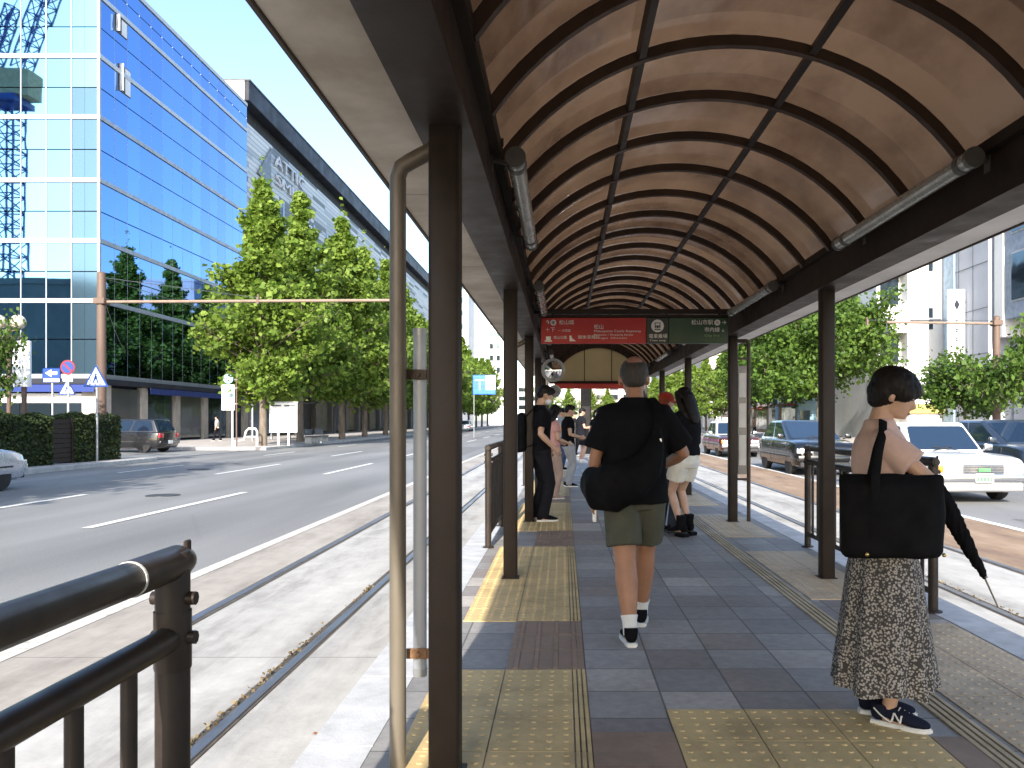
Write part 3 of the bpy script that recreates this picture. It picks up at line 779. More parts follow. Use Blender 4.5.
for z in floors:
    b=MB(); b.box(XB-.05,XB+.07,YB0+.07,YB1,z-.13,z+.13); b.box(XW,XB+.07,YB0-.07,YB0+.06,z-.13,z+.13); b.build('floor_band',M_band if z<EYE+18 else M_bandl,bl,world=True)
b=MB()
for i in range(16): 
    y=YB0+.12+(YB1-YB0-.12)*i/15; b.box(XB-.05,XB+.004,y-.012,y+.012,floors[0],HB)
for i in range(25):
    x=XW+(XB-1.62-XW)*i/24; b.box(x-.03,x+.03,YB0-.03,YB0+.05,floors[0],HB)
b.box(XB-.12,XB+.03,YB0-.03,YB0+.12,floors[0],HB)
b.build('mullions',M_band,bl,world=True)
# two small tilted-open vents on the street face
for (y,z,hh) in ((49.3,EYE+20.15,1.55),(48.9,EYE+23.6,.9)):
    b=MB(); b.box(XB+.005,XB+.03,y-.62,y+.62,z-.1,z+hh); f_=b.build('open_window',M_int,bl,world=True)
    b=MB(); b.box(XB+.032,XB+.04,y-.02,y+.58,z-.05,z+hh-.05); b.build('blind',M_signw,bl,world=True)
    b=MB(); b.box(XB+.035,XB+.28,y-.64,y-.60,z-.1,z+hh); b.build('open_sash',M_bandl,bl,world=True)
# ground floor: stone piers, shop windows, blue awning strip
b=MB(); b.box(XW,XB+.35,YB0-.55,YB1,EYE+2.08,EYE+2.40); b.box(XW,XB+.1,YB0-.1,YB1,EYE+2.40,floors[0]-.13); b.build('canopy',M_fascia,bl,world=True)
b=MB(); b.box(XW,XB+.05,YB0-.62,YB0-.56,EYE+1.62,EYE+2.04); b.box(XB+.36,XB+.42,YB0+5,YB1,EYE+1.66,EYE+2.04); b.build('awning_strip',M_blued,bl,world=True)
for x in (XB-.5,XB-7,XB-14,XB-21):
    b=MB(); b.box(x-.45,x+.45,YB0-.15,YB0+.2,.14,EYE+2.05); b.build('pier',M_stone,bl,world=True)
for y in (YB0+.6,YB0+4.8,YB0+9.2,YB0+13.6,YB0+18,YB1-.4):
    b=MB(); b.box(XB-.2,XB+.15,y-.35,y+.35,.14,EYE+2.05); b.build('pier',M_stone,bl,world=True)
for i,x in enumerate((XB-6.5,XB-13.5,XB-20.5)):
    window_band('shop_window',bl,M_gdark,(x+.05,YB0-.02),(x+5.5,YB0-.02),.3,EYE+1.9,3,90+i)
    b=MB(); b.box(x+.05,x+5.5,YB0-.06,YB0-.01,EYE+1.0,EYE+1.55); b.build('shop_sign',M_signw if i!=2 else M_blued,bl,world=True)
for i,y in enumerate((YB0+.95,YB0+5.15,YB0+9.55,YB0+13.95)):
    window_band('shop_window',bl,[M_shop,M_gdark,M_shop,M_gdark][i],(XB,y),(XB,y+3.5),.3,EYE+1.9,3,95+i)

# --- dark roofed department store beyond it
XS=-27.0; YS0,YS1=68.6,172.0; HT=EYE+29.1
st=thing('department_store','long department store with a projecting dark flat roof and silver louvred wall','building',(-45,120,.14))
def louvre():
    m, nt, p, out = nodes('silver_louvre')
    co=coords(nt,True); sep=N(nt,'ShaderNodeSeparateXYZ',{0:co})
    zz=N(nt,'ShaderNodeMath',{0:sep.outputs[2],1:2.3},operation='MULTIPLY').outputs[0]
    fl=N(nt,'ShaderNodeMath',{0:zz},operation='FLOOR').outputs[0]; fr=N(nt,'ShaderNodeMath',{0:zz},operation='FRACT').outputs[0]
    wo=N(nt,'ShaderNodeTexWhiteNoise',{'W':fl},noise_dimensions='1D')
    yy=N(nt,'ShaderNodeMath',{0:N(nt,'ShaderNodeMath',{0:sep.outputs[1],1:.22},operation='MULTIPLY').outputs[0],1:N(nt,'ShaderNodeMath',{0:wo.outputs['Value'],1:9.0},operation='MULTIPLY').outputs[0]},operation='ADD').outputs[0]
    cy=N(nt,'ShaderNodeMath',{0:yy},operation='FLOOR').outputs[0]
    w2=N(nt,'ShaderNodeTexWhiteNoise',{'Vector':N(nt,'ShaderNodeCombineXYZ',{0:cy,1:fl}).outputs[0]})
    r=N(nt,'ShaderNodeValToRGB',{'Fac':w2.outputs['Value']}); r.color_ramp.interpolation='CONSTANT'; e=r.color_ramp.elements
    e[0].color=rgba((.56,.61,.66)); e[1].position=.42; e[1].color=rgba((.40,.46,.53)); q=e.new(.62); q.color=rgba((.66,.69,.72)); q=e.new(.80); q.color=rgba((.12,.15,.19))
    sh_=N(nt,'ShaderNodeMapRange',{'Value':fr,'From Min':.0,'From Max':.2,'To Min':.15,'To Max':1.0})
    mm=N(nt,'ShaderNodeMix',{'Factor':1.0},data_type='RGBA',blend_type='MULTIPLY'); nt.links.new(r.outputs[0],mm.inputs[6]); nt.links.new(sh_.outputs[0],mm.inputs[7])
    nt.links.new(mm.outputs[2],p.inputs['Base Color']); p.inputs['Metallic'].default_value=.0; p.inputs['Roughness'].default_value=.5
    b=N(nt,'ShaderNodeBump',{'Height':fr,'Strength':.7,'Distance':.12}); nt.links.new(b.outputs[0],p.inputs['Normal'])
    return m
M_louvre=louvre()
b=MB(); b.box(-60,XS-1.0,YS0+1,YS1-1,.1,HT-1.3); b.build('core',mat('recess_black',(.012,.013,.016),.7),st,world=True)
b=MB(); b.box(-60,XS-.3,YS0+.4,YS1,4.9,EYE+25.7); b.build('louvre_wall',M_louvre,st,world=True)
b=MB(); b.box(-60,XS+.1,YS0,YS1+.5,HT-1.7,HT,bev=.05,seg=1); b.build('roof_slab',M_fascia,st,world=True)
b=MB(); b.box(-60,XS+.16,YS0-.06,YS1+.5,HT,HT+.14); b.build('roof_trim',M_dkgrey,st,world=True)
b=MB(); b.box(-58,XS-.3,YS0-.09,YS0-.065,HT-1.7,HT-.02); b.build('roof_end_sunlit',M_white,st,world=True)  # white sheet standing in for sunlight on the roof's end face
b=MB()
for y in np.arange(96,YS1-1,2.4): b.tube([(XS-1.0,y,HT+.12),(XS-1.0,y,HT+1.3)],.035,seg=6)
for z in (.7,1.3): b.tube([(XS-1.0,96,HT+z),(XS-1.0,YS1-2,HT+z)],.035,seg=6)
b.build('roof_railing',M_grey,st,world=True)
rng=random.Random(5)
for i in range(12):
    y=YS0+4.7+i*4.8
    b=MB(); b.box(XS-.35,XS-.26,y-.28,y+.28,EYE+19.6,EYE+21.4); b.build('slit_window',M_gdark,st,world=True)
    b=MB(); b.box(XS-.35,XS-.26,y+2.4,y+3.2,EYE+12.2,EYE+14.0); b.build('slit_window',M_gdark,st,world=True)
# triangular emblem and two lines of lettering
M_emb=mat('emblem_grey',(.16,.19,.22),.5,world=True)
b=MB(); b.prism([(71.2,EYE+22.0),(74.4,EYE+21.6),(74.4,EYE+25.2)],XS-.3,XS-.12,'x'); b.build('emblem',M_emb,st,world=True)
M_let=mat('letter_white',(.55,.57,.60),.4,world=True)
loc=st.location
for body,y,z,s,wd in (('ATTIC',75.3,EYE+24.45,1.7,8.6),('SMILE',75.6,EYE+22.75,1.5,8.2)):
    textmesh(body,s,M_let,'lettering',st,(XS-.12-loc.x,y-loc.y,z-loc.z),(R(90),0,R(90)),extrude=.08,width=wd)
# street level: canopy, piers, bright windows
b=MB(); b.box(XS-.4,XS+3.6,YS0,YS1,EYE+2.5,EYE+2.95,bev=.03,seg=1); b.build('arcade_canopy',M_fascia,st,world=True)
for i in range(17):
    y=YS0+.6+i*6.0
    b=MB(); b.box(XS-.4,XS+.25,y-.45,y+.45,.14,EYE+2.5); b.build('pier',M_stone if i%2 else M_greyw,st,world=True)
    window_band('shop_window',st,M_ads[i%4],(XS-.28,y+.5),(XS-.28,y+5.4),.25,EYE+2.3,2,200+i)
for i in range(8):
    y=71+i*12.0; b=MB(); b.tube([(XS+3.3,y,.14),(XS+3.3,y,EYE+2.5)],.13,seg=10); b.build('canopy_post',M_dkgrey,st,world=True)

# --- distant blocks on the left and across the end of the street
def block(name,label,x0,x1,y0,y1,h,m,nx,nz,winm,ww=.6,wh=.5,face='y',z_lo=4.0,extra=None):
    t=thing(name,label,'building',((x0+x1)/2,(y0+y1)/2,0))
    b=MB(); b.box(x0,x1,y0,y1,0,h); b.build('wall',m,t,world=True)
    b=MB(); b.box(x0-.12,x1+.12,y0-.12,y1+.12,h,h+.5); b.build('parapet',m,t,world=True)
    if nx:
        for k in range(nz):
            for i in range(nx):
                zc=z_lo+(h-z_lo-1)*(k+.5)/nz; dz=(h-z_lo-1)/nz*wh/2
                if face=='y':
                    xc=x0+(x1-x0)*(i+.5)/nx; dx=(x1-x0)/nx*ww/2; q=MB(); q.box(xc-dx,xc+dx,y0-.05,y0+.1,zc-dz,zc+dz)
                else:
                    yc=y0+(y1-y0)*(i+.5)/nx; dy=(y1-y0)/nx*ww/2; xx=x0 if face=='-x' else x1; q=MB(); q.box(xx-.05,xx+.05,yc-dy,yc+dy,zc-dz,zc+dz)
                w_=q.build('window',winm,t,world=True)
    return t
block('tower_block','pale tower with three dark window groups far down the left side',-30,-25.5,215,230,40,M_white,1,10,M_gdark,.45,.4)
block('tower_block','lower pale tower to the right of the other far tower',-22,-16,235,250,33,M_white,3,8,M_gdark,.5,.45)
block('shop_building','white shop building closing the far end of the street',-14,4,240,252,13,M_white,5,3,M_gdark)
block('shop_building','pinkish building behind the trees at the far end of the street',5,26,244,256,17,mat('pink_render',(.55,.42,.38),.8,world=True),5,4,M_gdark)

# --- right side of the street
t=thing('office_building','blue grey building with a projecting glazed upper floor at the right edge','building',(36,47,.14))
b=MB(); b.box(30.2,44,38,53.6,.14,26); b.build('wall',M_greyw,t,world=True)
b=MB(); b.box(29.0,30.15,39,52.4,EYE+6.6,26); b.build('bay',mat('blue_grey_panel',(.20,.25,.33),.5,world=True),t,world=True)
for k in range(4):
    for i in range(4):
        y=39.6+i*3.2; z=EYE+7.6+k*4.4
        b=MB(); b.box(28.94,29.02,y,y+2.5,z,z+3.2); f=b.build('window',M_band,t,world=True)
        b=MB(); b.box(28.90,28.935,y+.12,y+2.38,z+.12,z+3.08); 
        o=b.build('pane',M_gdark,t,world=True); o.parent=f
for i in range(3):
    y=40+i*4.2; b=MB(); b.box(30.1,30.19,y,y+3.0,.5,EYE+3.0); b.build('shop_window',M_shop,t,world=True)
b=MB(); b.box(28.9,30.15,52.6,53.6,EYE+5.5,26); b.build('white_pier',M_white,t,world=True)
t=thing('office_building','plain grey panelled building with a tall white vertical sign','building',(34,57,.14))
b=MB(); b.box(28.7,42,54,60,.14,30); b.build('wall',mat('grey_panel_wall',(.36,.38,.43),.6,var=.05,world=True,vscale=.3),t,world=True)
b=MB()
for z in np.arange(3,30,3.1): b.box(28.67,28.69,54.0,60,z-.02,z+.02)
for y in (56,58): b.box(28.67,28.69,y-.02,y+.02,.2,30)
b.build('panel_joints',M_dkgrey,t,world=True)
b=MB(); b.box(28.55,28.69,58.5,60.03,.2,30); b.build('blue_strip',mat('pale_blue_panel',(.26,.36,.46),.5,world=True),t,world=True)
vs_=thing('vertical_sign','narrow white vertical sign fixed to the grey panelled building','sign',(28.0,57.0,EYE+4.0))
b=MB(); b.box(-.62,.60,-.12,.12,.0,5.3,bev=.03,seg=1); b.build('panel',M_signw,vs_)
b=MB(); b.prism([(-.2,4.2),(0,3.8),(.2,4.2),(0,4.6)],-.14,-.125,'y'); b.build('emblem',M_fascia,vs_)
for i in range(4):
    b=MB(); z=2.9-i*.62
    b.box(-.20,.20,-.135,-.122,z+.13,z+.19); b.box(-.20,.20,-.135,-.122,z-.03,z+.03); b.box(-.03,.03,-.135,-.122,z-.22,z+.22); b.build('character',M_fascia,vs_)
for z in (.8,4.4):
    b=MB(); b.box(.6,.72,-.03,.03,z-.05,z+.05); b.build('bracket',M_dkgrey,vs_)
t=thing('white_building','bright white building with balcony slabs and recessed windows behind the woman','building',(30,66,.14))
b=MB(); b.box(26.0,36,60.4,72,.14,27); b.box(24.15,26.0,61.6,72,.14,27); b.build('wall',M_white,t,world=True)
for k in range(5):
    z=EYE+2.0+k*4.6
    b=MB(); b.box(24.0,26.0,60.35,61.6,z,z+2.0); b.build('balcony',M_white,t,world=True)
    b=MB(); b.box(24.4,25.8,61.5,61.62,z+2.3,z+4.4); b.build('window',M_gdark,t,world=True)
for z in np.arange(4,26,4.4):
    b=MB(); b.box(27.6,27.9,60.32,60.42,z,z+1.6); b.build('window',M_gdark,t,world=True)
b=MB(); b.box(26.2,28.5,60.3,60.4,EYE+7.5,EYE+7.7); b.build('ledge',M_greyw,t,world=True)
b=MB(); b.box(24.6,30,59.9,60.3,EYE+.5,EYE+1.2); b.build('shop_sign',mat('yellow_sign',(.55,.42,.12),.5,world=True),t,world=True)
t=thing('teal_building','dark teal building standing behind the big round tree','building',(25,76,.14))
b=MB(); b.box(22.6,30,73,84,.14,22); b.build('wall',M_teal,t,world=True)
for k in range(5):
    b=MB(); b.box(23.0,24.0,72.93,73.02,4+k*3.6,6+k*3.6); b.build('window',M_gdark,t,world=True)
# small shops under the trees
shopc=[('pale blue shop front under the big right-hand tree',(.24,.40,.52),73,7.5),('narrow white shop front beside the pale blue one',(.66,.64,.58),84.2,6.0),('brown shop front farther along the right pavement',(.20,.13,.09),90.4,7.0),('cream shop front with a red board far along the right pavement',(.58,.50,.36),97.6,8.5),('grey shop front before the striped building',(.30,.31,.33),106.3,7.5)]
for i,(lab,c,y,wd) in enumerate(shopc):
    x0=22.4 if y<74 else 23.2
    t=thing('small_shop',lab,'shop',(x0+2,y+wd/2,.14))
    xa=x0-1.6 if i==0 else x0
    m_=mat('shop_wall',c,.6,var=.1,world=True)
    hh=EYE+2.7+(i%3)*1.3
    b=MB(); b.box(xa,x0+(.15 if i==0 else 5),y-(2 if i==0 else 0),y+wd-(2.1 if i==0 else 0),.14,hh); b.build('wall',m_,t,world=True)
    b=MB(); ya=y-(2 if i==0 else 0); b.box(xa+.2,xa+1.1,ya-.05,ya+.02,.2,2.4); b.build('door',M_gdark,t,world=True)
    b=MB(); b.box(xa-.05,xa+.02,ya+.5,ya+wd-1.5,.5,2.7); b.build('shop_window',M_shop,t,world=True)
    b=MB(); b.box(xa-.9,xa+.0,ya+.3,ya+wd-1.0,2.85,3.0); b.build('awning',M_dkgrey if i%2 else mat('red_board',(.4,.05,.04),.5,world=True),t,world=True)
    b=MB(); b.box(xa-.06,xa+.03,ya+.6,ya+wd-1.4,3.1,3.9); b.build('shop_sign',M_signw if i%2==0 else M_blued,t,world=True)
t=thing('striped_building','pale building with horizontal stripes far down the right side','building',(28,122,.14))
b=MB(); b.box(20.0,40,114,130,.14,24); b.build('wall',mat('pale_pink_render',(.60,.53,.50),.75,world=True),t,world=True)
for k in range(15):
    b=MB(); b.box(19.9,40,113.88,114.0,EYE+5.2+k*1.0,EYE+5.4+k*1.0); b.build('stripe',M_stone,t,world=True)
b=MB(); b.box(19.8,40,113.6,114.0,EYE+4.0,EYE+4.6); b.build('dark_band',M_dkgrey,t,world=True)
b=MB(); b.box(19.85,40,113.7,114.0,.5,EYE+3.9); b.build('lower_wall',M_white,t,world=True)
block('far_building','white block far down the right side past the striped building',21,40,135,160,20,M_white,6,4,M_gdark,face='-x')
block('far_building','tall grey block at the far right end of the street',22,44,165,200,30,M_greyw,7,6,M_gdark,face='-x')
# building and tower crane across the street behind the view: they show only mirrored in the glass front
block('rear_building','dark building on the left behind the view, mirrored in the glass office front',-75,-41,8,25,EYE+11.6,M_greyw,9,3,M_gdark,face='y')
cr=thing('tower_crane','blue lattice tower crane with a tan counterweight, mirrored in the office glass','crane',(-55.5,13,0))
M_cr=mat('crane_blue',(.02,.06,.32),.5,var=.1); M_cw=mat('counterweight_tan',(.50,.40,.26),.7)
def lattice(mb,p0,p1,wd,n,r=.09):
    p0=Vector(p0);p1=Vector(p1);d=(p1-p0); u=d.cross(Vector((0,1,0))); 
    if u.length<1e-3: u=Vector((1,0,0))
    u=u.normalized()*wd/2; v=d.cross(u).normalized()*wd/2
    cs=[(1,1),(1,-1),(-1,-1),(-1,1)]
    for a,c in cs: mb.tube([p0+u*a+v*c,p1+u*a+v*c],r,seg=5)
    for i in range(n):
        q0=p0+d*i/n;q1=p0+d*(i+1)/n
        for k in range(4):
            a,c=cs[k];a2,c2=cs[(k+1)%4]
            mb.tube([q0+u*a+v*c,q1+u*a2+v*c2],r*.6,seg=4); mb.tube([q1+u*a+v*c,q1+u*a2+v*c2],r*.6,seg=4)
b=MB(); lattice(b,(0,0,0),(0,0,33),2.0,22,.12); b.build('mast',M_cr,cr)
b=MB(); b.box(-1.6,1.6,-1.6,1.6,33,33.6); b.build('turntable',M_cr,cr)
b=MB(); b.box(-4.5,2.6,-1.2,1.2,33.7,36.4,bev=.05,seg=1); b.build('counterweight',M_cw,cr)
b=MB(); lattice(b,(1,0,36.5),(9,0,58),1.4,16,.10); b.build('jib',M_cr,cr)
b=MB(); lattice(b,(-2,0,36.4),(.5,0,43),1.0,6,.10); b.tube([(.5,0,43),(-4,0,36.4)],.08,seg=5); b.tube([(.5,0,43),(9,0,58)],.05,seg=5); b.build('a_frame',M_cr,cr)
# ------------------------------------------------------------------ people
from mathutils import noise as mnoise
def blob(name, mb, mt, parent, voxel=.009, smooth=4, folds=0.0, fscale=(9,9,4), cut=None):
    """fuse the collected shapes into one continuous skin (voxel remesh + smoothing), optional cloth folds"""
    me=bpy.data.meshes.new(name); mb.bm.to_mesh(me); mb.bm.free()
    o=bpy.data.objects.new(name,me); COL.objects.link(o)
    r=o.modifiers.new('r','REMESH'); r.mode='VOXEL'; r.voxel_size=voxel; r.adaptivity=0
    if smooth: s=o.modifiers.new('s','SMOOTH'); s.factor=.5; s.iterations=smooth
    dg=bpy.context.evaluated_depsgraph_get()
    m2=bpy.data.meshes.new_from_object(o.evaluated_get(dg)); m2.name=name
    bpy.data.objects.remove(o); bpy.data.meshes.remove(me)
    if folds:
        bm=bmesh.new(); bm.from_mesh(m2); bm.normal_update()
        ds=[]
        for v in bm.verts:
            p=Vector((v.co.x*fscale[0],v.co.y*fscale[1],v.co.z*fscale[2]))
            a=mnoise.noise(p); b=mnoise.noise(p*2.3+Vector((5,2,1)))
            ds.append(folds*((1-abs(a)*2.2)*.8+b*.5))
        for v,d in zip(bm.verts,ds): v.co+=v.normal*d
        bm.to_mesh(m2); bm.free()
    for f in m2.polygons: f.use_smooth=True
    m2.materials.clear(); m2.materials.append(mt)
    ob=bpy.data.objects.new(name,m2); link(ob,parent); return ob

def cloth(name,col,rough=.9,var=.08,col2=None,bscale=260):
    m=mat(name,col,rough,var=var,vscale=7,col2=col2,bump=.12,bscale=bscale,spec=.2)
    m.node_tree.nodes['Principled BSDF'].inputs['Sheen Weight'].default_value=.1 if max(col)>.1 else 0
    if max(col)<.05: m.node_tree.nodes['Principled BSDF'].inputs['Specular IOR Level'].default_value=.06
    return m
def skinmat(name,col):
    m=mat(name,col,.5,var=.06,vscale=14,spec=.4,bump=.06,bscale=220)
    p=m.node_tree.nodes['Principled BSDF']; p.inputs['Subsurface Weight'].default_value=.08; p.inputs['Subsurface Radius'].default_value=(.5,.2,.1); p.inputs['Subsurface Scale'].default_value=.01
    return m
def hairmat(name,col):
    m,nt,p,out=nodes(name); co=coords(nt)
    n=N(nt,'ShaderNodeTexNoise',{'Vector':N(nt,'ShaderNodeMapping',{'Vector':co,'Scale':(90,90,9)}).outputs[0],'Scale':1.0,'Detail':4.0})
    mx=N(nt,'ShaderNodeMix',{'Factor':n.outputs[0]},data_type='RGBA'); mx.inputs[6].default_value=rgba(tuple(c*.55 for c in col)); mx.inputs[7].default_value=rgba(tuple(c*1.5 for c in col))
    nt.links.new(mx.outputs[2],p.inputs['Base Color']); p.inputs['Roughness'].default_value=.55; p.inputs['Specular IOR Level'].default_value=.2
    b=N(nt,'ShaderNodeBump',{'Height':n.outputs[0],'Strength':.7,'Distance':.004}); nt.links.new(b.outputs[0],p.inputs['Normal']); return m
SK1=skinmat('skin_light',(.50,.31,.215)); SK2=skinmat('skin_tan',(.34,.17,.10))
HB=hairmat('hair_black',(.008,.0062,.006)); HG=hairmat('hair_grey',(.040,.034,.031)); HR=hairmat('hair_red',(.20,.045,.02))
C_blk=cloth('cloth_black',(.0075,.0075,.009)); C_dkb=cloth('cloth_black_faded',(.014,.014,.018)); C_olive=cloth('cloth_olive',(.075,.075,.055)); C_pink=cloth('cloth_pink',(.58,.40,.345),bscale=120)
C_denim=cloth('cloth_dark_denim',(.03,.035,.05)); C_white=cloth('cloth_white',(.72,.70,.66)); C_cream=cloth('cloth_cream',(.66,.62,.54)); C_grey=cloth('cloth_grey',(.30,.31,.33)); C_rose=cloth('cloth_rose',(.40,.17,.16),col2=(.55,.32,.28)); C_tanp=cloth('cloth_tan',(.36,.25,.20))
C_mask=cloth('mask_white',(.70,.71,.73)); M_rub=mat('rubber_white',(.68,.67,.63),.6,var=.06); M_rubk=mat('rubber_black',(.02,.02,.02),.6); C_sock=cloth('sock_white',(.68,.68,.66))
M_eye=mat('eye_white',(.75,.73,.7),.2,var=.02); M_iris=mat('eye_dark',(.012,.009,.008),.1); M_lip=mat('lip',(.40,.16,.13),.45,var=.05); M_bag=mat('bag_black',(.005,.005,.0055),.75,spec=.08,var=.2,vscale=8,bump=.12,bscale=180)
M_phone=mat('phone_dark',(.015,.015,.018),.12)

def ik(a,c,l1,l2,pole):
    a,c=Vector(a),Vector(c); d=c-a; L=min(d.length,(l1+l2)*.999); dn=d.normalized()
    x=(l1*l1-l2*l2+L*L)/(2*L); h=math.sqrt(max(0,l1*l1-x*x))
    p=Vector(pole); p=(p-dn*p.dot(dn)).normalized()
    return a+dn*x+p*h
def lerp(a,b,t): return Vector(a)*(1-t)+Vector(b)*t
def limbpts(a,b,c,ra,n=5):
    """points and radii down a two-bone limb; ra = radii at 0, .25, .5(mid joint), .65, 1"""
    pts=[Vector(a),lerp(a,b,.35),lerp(a,b,.75),Vector(b),lerp(b,c,.3),lerp(b,c,.65),Vector(c)]
    return pts, ra

def person(name,label,loc,rz,H=1.7,female=False,skin=SK1,hair=None,hairstyle='short',top=C_blk,topfit=.012,sleeve=.55,bottom='trousers',botmat=C_denim,
           shoes=C_blk,sole=M_rub,socks=None,feet=((-.1,0,0),(.1,0,0)),footang=(8,-8),wrists=None,poles=None,handdir=None,headpitch=0,headyaw=0,neckfwd=.02,
           mask=False,voxel=.011,detail=1,hem=.84,lean=0,shw=None,girth=1.0,group=None,fist=.6,bothem=None,longsleeve=False,headscale=1.0,legs=1.0):
    s=H/1.7; t=thing(name,label,'person',loc,rz,group)
    V=lambda *p: Vector(p)*s
    shw=shw or (.150 if female else .178)
    hipw=.088
    L=lambda z: lean*(z-.9)          # forward lean of the trunk
    shz=1.372
    hipc=V(0,0,.92); hips=[V(-hipw,0,.90),V(hipw,0,.90)]
    shs=[V(-shw,L(shz),shz),V(shw,L(shz),shz)]
    if wrists is None: wrists=((-.24,.02,.86),(.24,.02,.86))
    if poles is None: poles=((-.3,-1,0),(.3,-1,0))
    wr=[V(*w) for w in wrists]
    el=[ik(shs[i],wr[i],.285*s,.25*s,poles[i]) for i in (0,1)]
    for i in (0,1):
        d=wr[i]-el[i]; wr[i]=el[i]+d.normalized()*.25*s
    an=[V(feet[i][0],feet[i][1],.085+feet[i][2]) for i in (0,1)]
    kn=[ik(hips[i],an[i],.43*s,.41*s,(.0,1,0)) for i in (0,1)]
    g=girth
    nb=V(0,L(1.44)-.005,1.43); hc=V(0,L(1.6)+neckfwd+.02,1.588)
    HM=Matrix.Translation(hc)@Euler((R(-headpitch),0,R(headyaw))).to_matrix().to_4x4()@Matrix.Diagonal((s*headscale,s*headscale,s*(1+(headscale-1)*.5),1))
    hp=lambda *p: HM@Vector(p)
    body=MB()
    # head: skull, face, jaw, nose, ears
    def hball(c,r,seg=14): body.ball((0,0,0),r,seg,M=None); 
    def hb(c,r,seg=14):
        q=bmesh.ops.create_uvsphere(body.bm,u_segments=seg,v_segments=10,radius=1,matrix=HM@Matrix.Translation(c)@Matrix.Diagonal((r[0],r[1],r[2],1)))
    hb((0,-.012,.022),(.076,.094,.090)); hb((0,.030,-.020),(.063,.066,.078)); hb((0,.050,-.072),(.040,.040,.036))
    hb((0,.020,-.065),(.054,.055,.040))
    body.tube([hp(0,.090,.010),hp(0,.103,-.018),hp(0,.110,-.030),hp(0,.097,-.040)],[.008*s,.011*s,.0135*s,.009*s],seg=8)
    hb((0,.090,-.060),(.020,.012,.006)); hb((0,.089,-.070),(.017,.011,.006)); hb((0,.083,-.090),(.017,.013,.012))
    hb((-.030,.075,.022),(.022,.016,.007)); hb((.030,.075,.022),(.022,.016,.007))
    for sx in (-1,1):
        hb((sx*.077,-.004,-.012),(.011,.019,.031)); hb((sx*.074,.0,-.03),(.01,.012,.016))
    body.tube([nb-V(0,.01,.05),nb,hp(0,-.018,-.06),hp(0,-.012,-.01)],[.066*s*g,.056*s*g,.050*s*g,.05*s],seg=14)
    # trunk
    tr=[(.84,.150,.105),(.92,.158,.112),(1.02,.138 if female else .146,.098),(1.12,.140 if female else .155,.102),(1.24,.152 if female else .170,.112),(1.33,.150 if female else .172,.104),(1.375,shw*.80,.084),(1.415,shw*.58,.07),(1.445,.070,.060)]
    body.tube([V(0,L(z) if z>.9 else 0,z) for z,_,_ in tr],[(a*s*g,b*s*g) for _,a,b in tr],seg=20,up=(1,0,0))
    if female:
        hbust=1.235
        for sx in (-1,1): body.ball(V(sx*.066,L(hbust)+.075,hbust),(.058*s,.055*s,.058*s),12)
    for i in (0,1):
        sx=-1 if i==0 else 1
        fa=.86 if female else 1.0
        pts,ra=limbpts(shs[i]-V(sx*.02,0,.012),el[i],wr[i],[.056*g,.050*fa*g,.043*fa,.038*fa,.040*fa,.033*fa,.026*fa])
        body.tube([shs[i]-V(sx*.07,0,0)]+pts,[.05*s]+[r*s for r in ra],seg=12)
        # hand: palm, four unequal bent fingers and a thumb off the side of the palm
        fd=(wr[i]-el[i]).normalized()
        if handdir and handdir[i]: fd=Vector(handdir[i]).normalized()
        inn=Vector((-sx,0,0)); inn=(inn-fd*inn.dot(fd)).normalized()     # palm normal, towards the body
        side=fd.cross(inn).normalized()
        if side.y<0: side=-side                                         # thumb side is forward
        p0=wr[i]; 
        body.tube([p0-fd*.01*s,p0+fd*.03*s,p0+fd*.085*s],[(.024*s,.024*s),(.019*s,.034*s),(.014*s,.040*s)],seg=10,up=tuple(inn))
        for k,(off,ln) in enumerate(((.028,.070),(.010,.080),(-.009,.074),(-.027,.058))):
            b0=p0+fd*.072*s+side*off*s; c1=fist
            q=[b0]; d=fd.copy()
            for j in range(3):
                d=(d*math.cos(c1*(.45+.2*j))+inn*math.sin(c1*(.45+.2*j))).normalized(); q.append(q[-1]+d*ln*s*(.44,.32,.24)[j])
                nn=inn-d*inn.dot(d)
            body.tube(q,[.0095*s,.009*s,.0085*s,.0072*s],seg=8)
            body.ball(q[-1],.0072*s,8)
        tb=p0+fd*.022*s+side*.024*s
        td=(fd*.72+side*.62+inn*.32).normalized(); t2=(fd*.9+side*.12+inn*.42).normalized()
        body.tube([tb,tb+td*.035*s,tb+td*.035*s+t2*.030*s,tb+td*.035*s+t2*.052*s],[.0135*s,.0115*s,.0105*s,.008*s],seg=8)
        # leg
        lf=(.95 if female else 1.05)*legs
        pts,ra=limbpts(hips[i],kn[i],an[i],[.088*g,.079*lf,.060*lf,.051*lf,.054*lf,.043*lf,.034])
        body.tube(pts+[an[i]-V(0,0,.05)],[r*s for r in ra]+[.036*s],seg=14)
        a=R(footang[i]); fwd=Vector((-math.sin(a),math.cos(a),0))
        body.tube([an[i]-V(0,0,.03)-fwd*.03*s,an[i]-V(0,0,.045)+fwd*.06*s,an[i]-V(0,0,.058)+fwd*.13*s],[.034*s,.034*s,.022*s],seg=10)
    blob('body',body,skin,t,voxel=voxel*.72 if detail>1 else voxel,smooth=4)
